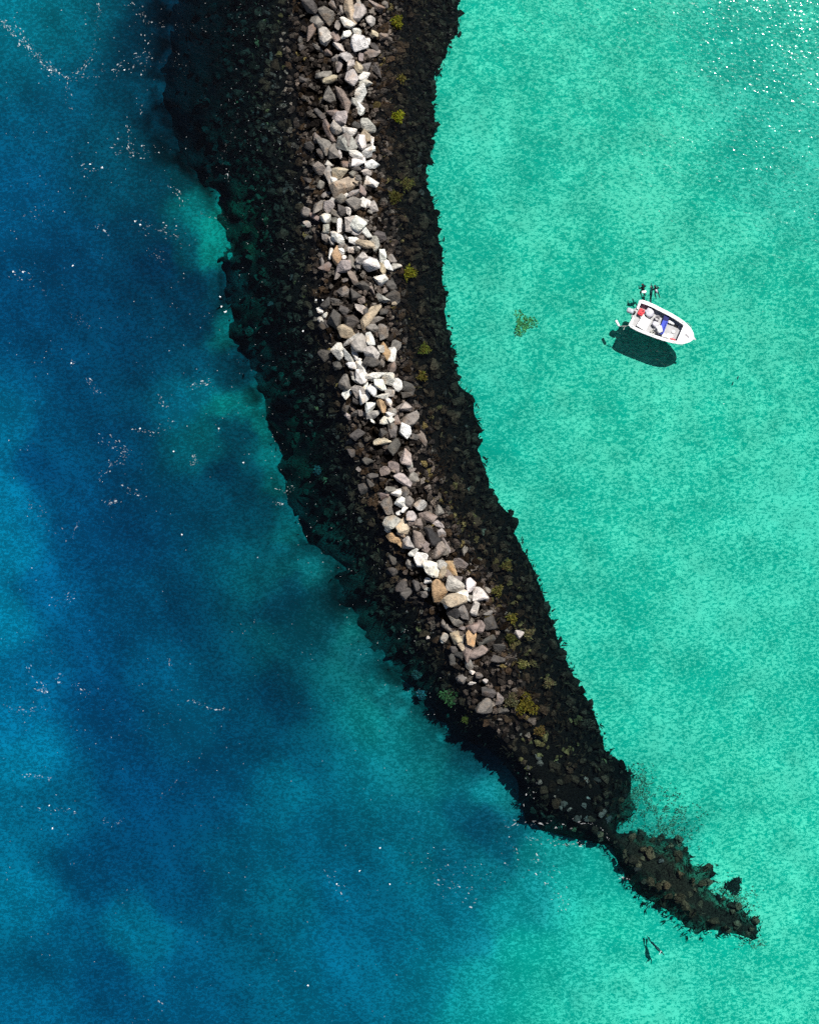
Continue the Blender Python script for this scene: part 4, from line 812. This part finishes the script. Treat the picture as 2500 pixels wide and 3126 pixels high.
# ------------------------------------------------------------------ people in the water
def body(name, joints, edges, mat, loc, rot, label=None, sub=2):
    """one continuous skinned figure; joints: list of (x,y,z,r)"""
    me = bpy.data.meshes.new(name); me.from_pydata([j[:3] for j in joints], edges, []); me.update()
    o = link(name, me, mat, None); sk = o.modifiers.new('skin', 'SKIN'); sk.use_smooth_shade = True
    for i, j in enumerate(joints):
        v = me.skin_vertices[0].data[i]; v.radius = (j[3], j[3] * (j[4] if len(j) > 4 else 1)); v.use_root = (i == 0)
    o.modifiers.new('sub', 'SUBSURF').render_levels = sub; o.modifiers['sub'].levels = sub
    o.location = loc; o.rotation_euler = rot
    return o
def figure(pose):
    """joint table from a pose dict; every limb tapers; x forward, y left, z up, pelvis at origin"""
    J = [(0, 0, 0, .16, .8), (.0, 0, .22, .155, .8), (.0, 0, .42, .19, .75), (.0, 0, .54, .065), (.02, 0, .62, .07), (.02, 0, .70, .095), (.02, 0, .79, .085)]
    Ed = [(0, 1), (1, 2), (2, 3), (3, 4), (4, 5), (5, 6)]
    for s in (1, -1):
        sh, el, wr, hd = pose['arm'][s]; b0 = len(J)
        J.append((0, s * .17, .47, .075)); Ed.append((2, b0))
        for q, r_ in ((el, .05), (wr, .035), (hd, .042)): J.append((*q, r_)); Ed.append((len(J) - 2, len(J) - 1))
        w = len(J) - 1; dh = (Vector(hd) - Vector(wr)).normalized(); sdv = dh.orthogonal().normalized()
        for k, (off, ln) in enumerate(((-.032, .075), (-.011, .088), (.011, .082), (.032, .066))):
            J.append((*(Vector(hd) + sdv * off + dh * ln), .009)); Ed.append((w, len(J) - 1))
        J.append((*(Vector(wr).lerp(Vector(hd), .5) + sdv * .075 + dh * .03), .010)); Ed.append((w - 1, len(J) - 1))
        hp, kn, an, to = pose['leg'][s]; b0 = len(J)
        J.append((0, s * .10, -.06, .095)); Ed.append((0, b0))
        for q, r_ in ((kn, .062), (an, .042), (to, .035)): J.append((*q, r_)); Ed.append((len(J) - 2, len(J) - 1))
    return J, Ed
TREAD = {'arm': {1: (None, (.10, .30, .26), (.30, .22, .24), (.39, .18, .25)), -1: (None, (.08, -.31, .27), (.28, -.26, .22), (.37, -.24, .21))},
         'leg': {1: (None, (.22, .15, -.42), (-.14, .17, -.66), (-.10, .18, -.80)), -1: (None, (.16, -.15, -.44), (-.2, -.16, -.66), (-.16, -.17, -.80))}}
SWIM = {'arm': {1: (None, (.02, .26, .28), (.04, .24, .02), (.05, .23, -.06)), -1: (None, (.05, -.28, .66), (.04, -.22, .92), (.03, -.21, 1.0))},
        'leg': {1: (None, (.06, .12, -.48), (-.05, .13, -.86), (-.02, .14, -1.0)), -1: (None, (-.04, -.12, -.48), (-.10, -.13, -.88), (-.06, -.14, -1.02))}}
def face(o, hair_mat, mask=True):
    """nose, ears, mask and hood as parts on the head"""
    bm = bmesh.new(); bmesh.ops.create_icosphere(bm, subdivisions=2, radius=1.0)
    for v in bm.verts: v.co = Vector((.01 + v.co.x * .118, v.co.y * .105, .755 + v.co.z * .105)); v.co.x -= .02
    bmesh.ops.delete(bm, geom=[v for v in bm.verts if v.co.x > .055 and v.co.z < .80], context='VERTS'); bm_obj('hood', bm, hair_mat, o, True)
    n_ = bm_obj('face', blob(.11, .15, .17, 3, .05, 2), M_skin, o, True); n_.location = (.075, 0, .635)
    n_ = bm_obj('nose', lathe([(.002, -.02), (.02, 0), (.004, .035)], 6), M_skin, o); n_.location = (.135, 0, .70)
    if mask:
        n_ = bm_obj('dive_mask', box(.06, .16, .08, .02), M_dark, o); n_.location = (.125, 0, .705)
def fin(o, ankle, toe, mat):
    d_ = (Vector(toe) - Vector(ankle)).normalized(); bm = bmesh.new()
    s = Vector((0, 1, 0)); th = d_.cross(s).normalized() * .012; t0 = Vector(ankle) + d_ * .08
    rr = []
    for u, w in ((0, .05), (.18, .07), (.5, .105), (.58, .09)):
        c_ = t0 + d_ * u; rr.append([bm.verts.new(c_ + s * w + th), bm.verts.new(c_ - s * w + th), bm.verts.new(c_ - s * w - th), bm.verts.new(c_ + s * w - th)])
    for q, w in zip(rr, rr[1:]):
        for i in range(4): bm.faces.new((q[i], q[(i + 1) % 4], w[(i + 1) % 4], w[i]))
    bm.faces.new(rr[0]); bm.faces.new(rr[-1]); bmesh.ops.recalc_face_normals(bm, faces=bm.faces); return bm_obj('fin', bm, mat, o)
def zoomp(x, y, z): return P(1870 + x * .1508, 855 + y * .1508, z)
J, Ed = figure(TREAD)
p1 = body('person', J, Ed, M_suit, zoomp(612, 200, -.44), (.15, R(30), R(118))); face(p1, M_suit)
tag(p1, 'person in black wetsuit treading water with a white float, left of the two swimmers', 'person', 'swimmers off the boat')
p2 = body('person', J, Ed, M_suit, zoomp(885, 232, -.40), (-.1, R(34), R(105))); face(p2, M_suit)
tag(p2, 'person in black wetsuit with a grey pack treading water, right of the two swimmers', 'person', 'swimmers off the boat')
c = bm_obj('back_pack', tube([(-.17, 0, .05), (-.19, 0, .12), (-.19, 0, .46), (-.17, 0, .52)], [.05, .10, .10, .05], 10), M_lav, p2, True)
fo = bm_obj('swim_float', blob(.42, .22, .14, 71, .15), M_white, None, True); fo.location = zoomp(632, 236, -.01); fo.rotation_euler = (0, 0, R(12)); tag(fo, 'small white float held by the left swimmer', 'float')
J2, Ed2 = figure(SWIM)
# one swimming down under the surface, fins up towards the open water
p3 = body('person', J2, Ed2, M_suit_hazed, zoomp(775, 300, -1.0), (R(84), 0, R(176))); face(p3, M_suit_hazed, False)
tag(p3, 'person gliding under water towards the boat wearing blue fins', 'person', 'swimmers off the boat')
for s in (1, -1): fin(p3, SWIM['leg'][s][2], SWIM['leg'][s][3], M_fin)
# snorkeller off the sunken tail of the breakwater
p4 = body('person', J2, Ed2, M_suit_hazed, P(2003, 2893, -1.25), (R(36), 0, R(-44 + 90))); face(p4, M_suit)
tag(p4, 'lone person in dark wetsuit snorkelling face down off the reef tip', 'person')
c = bm_obj('snorkel', tube([(.12, .05, .70), (.06, .11, .80), (-.10, .12, .86), (-.22, .12, .90)], .028, 6), M_white, p4)
for s in (1, -1): fin(p4, SWIM['leg'][s][2], SWIM['leg'][s][3], M_dark)

# small dark fish over the sand
bm = blob(.30, .10, .10, 81, .1, 2); fi = bm_obj('fish', bm, M_dark, None, True); fi.location = P(2252, 1152, -1.6); fi.rotation_euler = (0, 0, 1.2); tag(fi, 'tiny dark fish over pale sand below the boat', 'fish')
c = bm_obj('tail', box(.09, .015, .1, 0), M_dark, fi); c.location = (-.18, 0, 0)
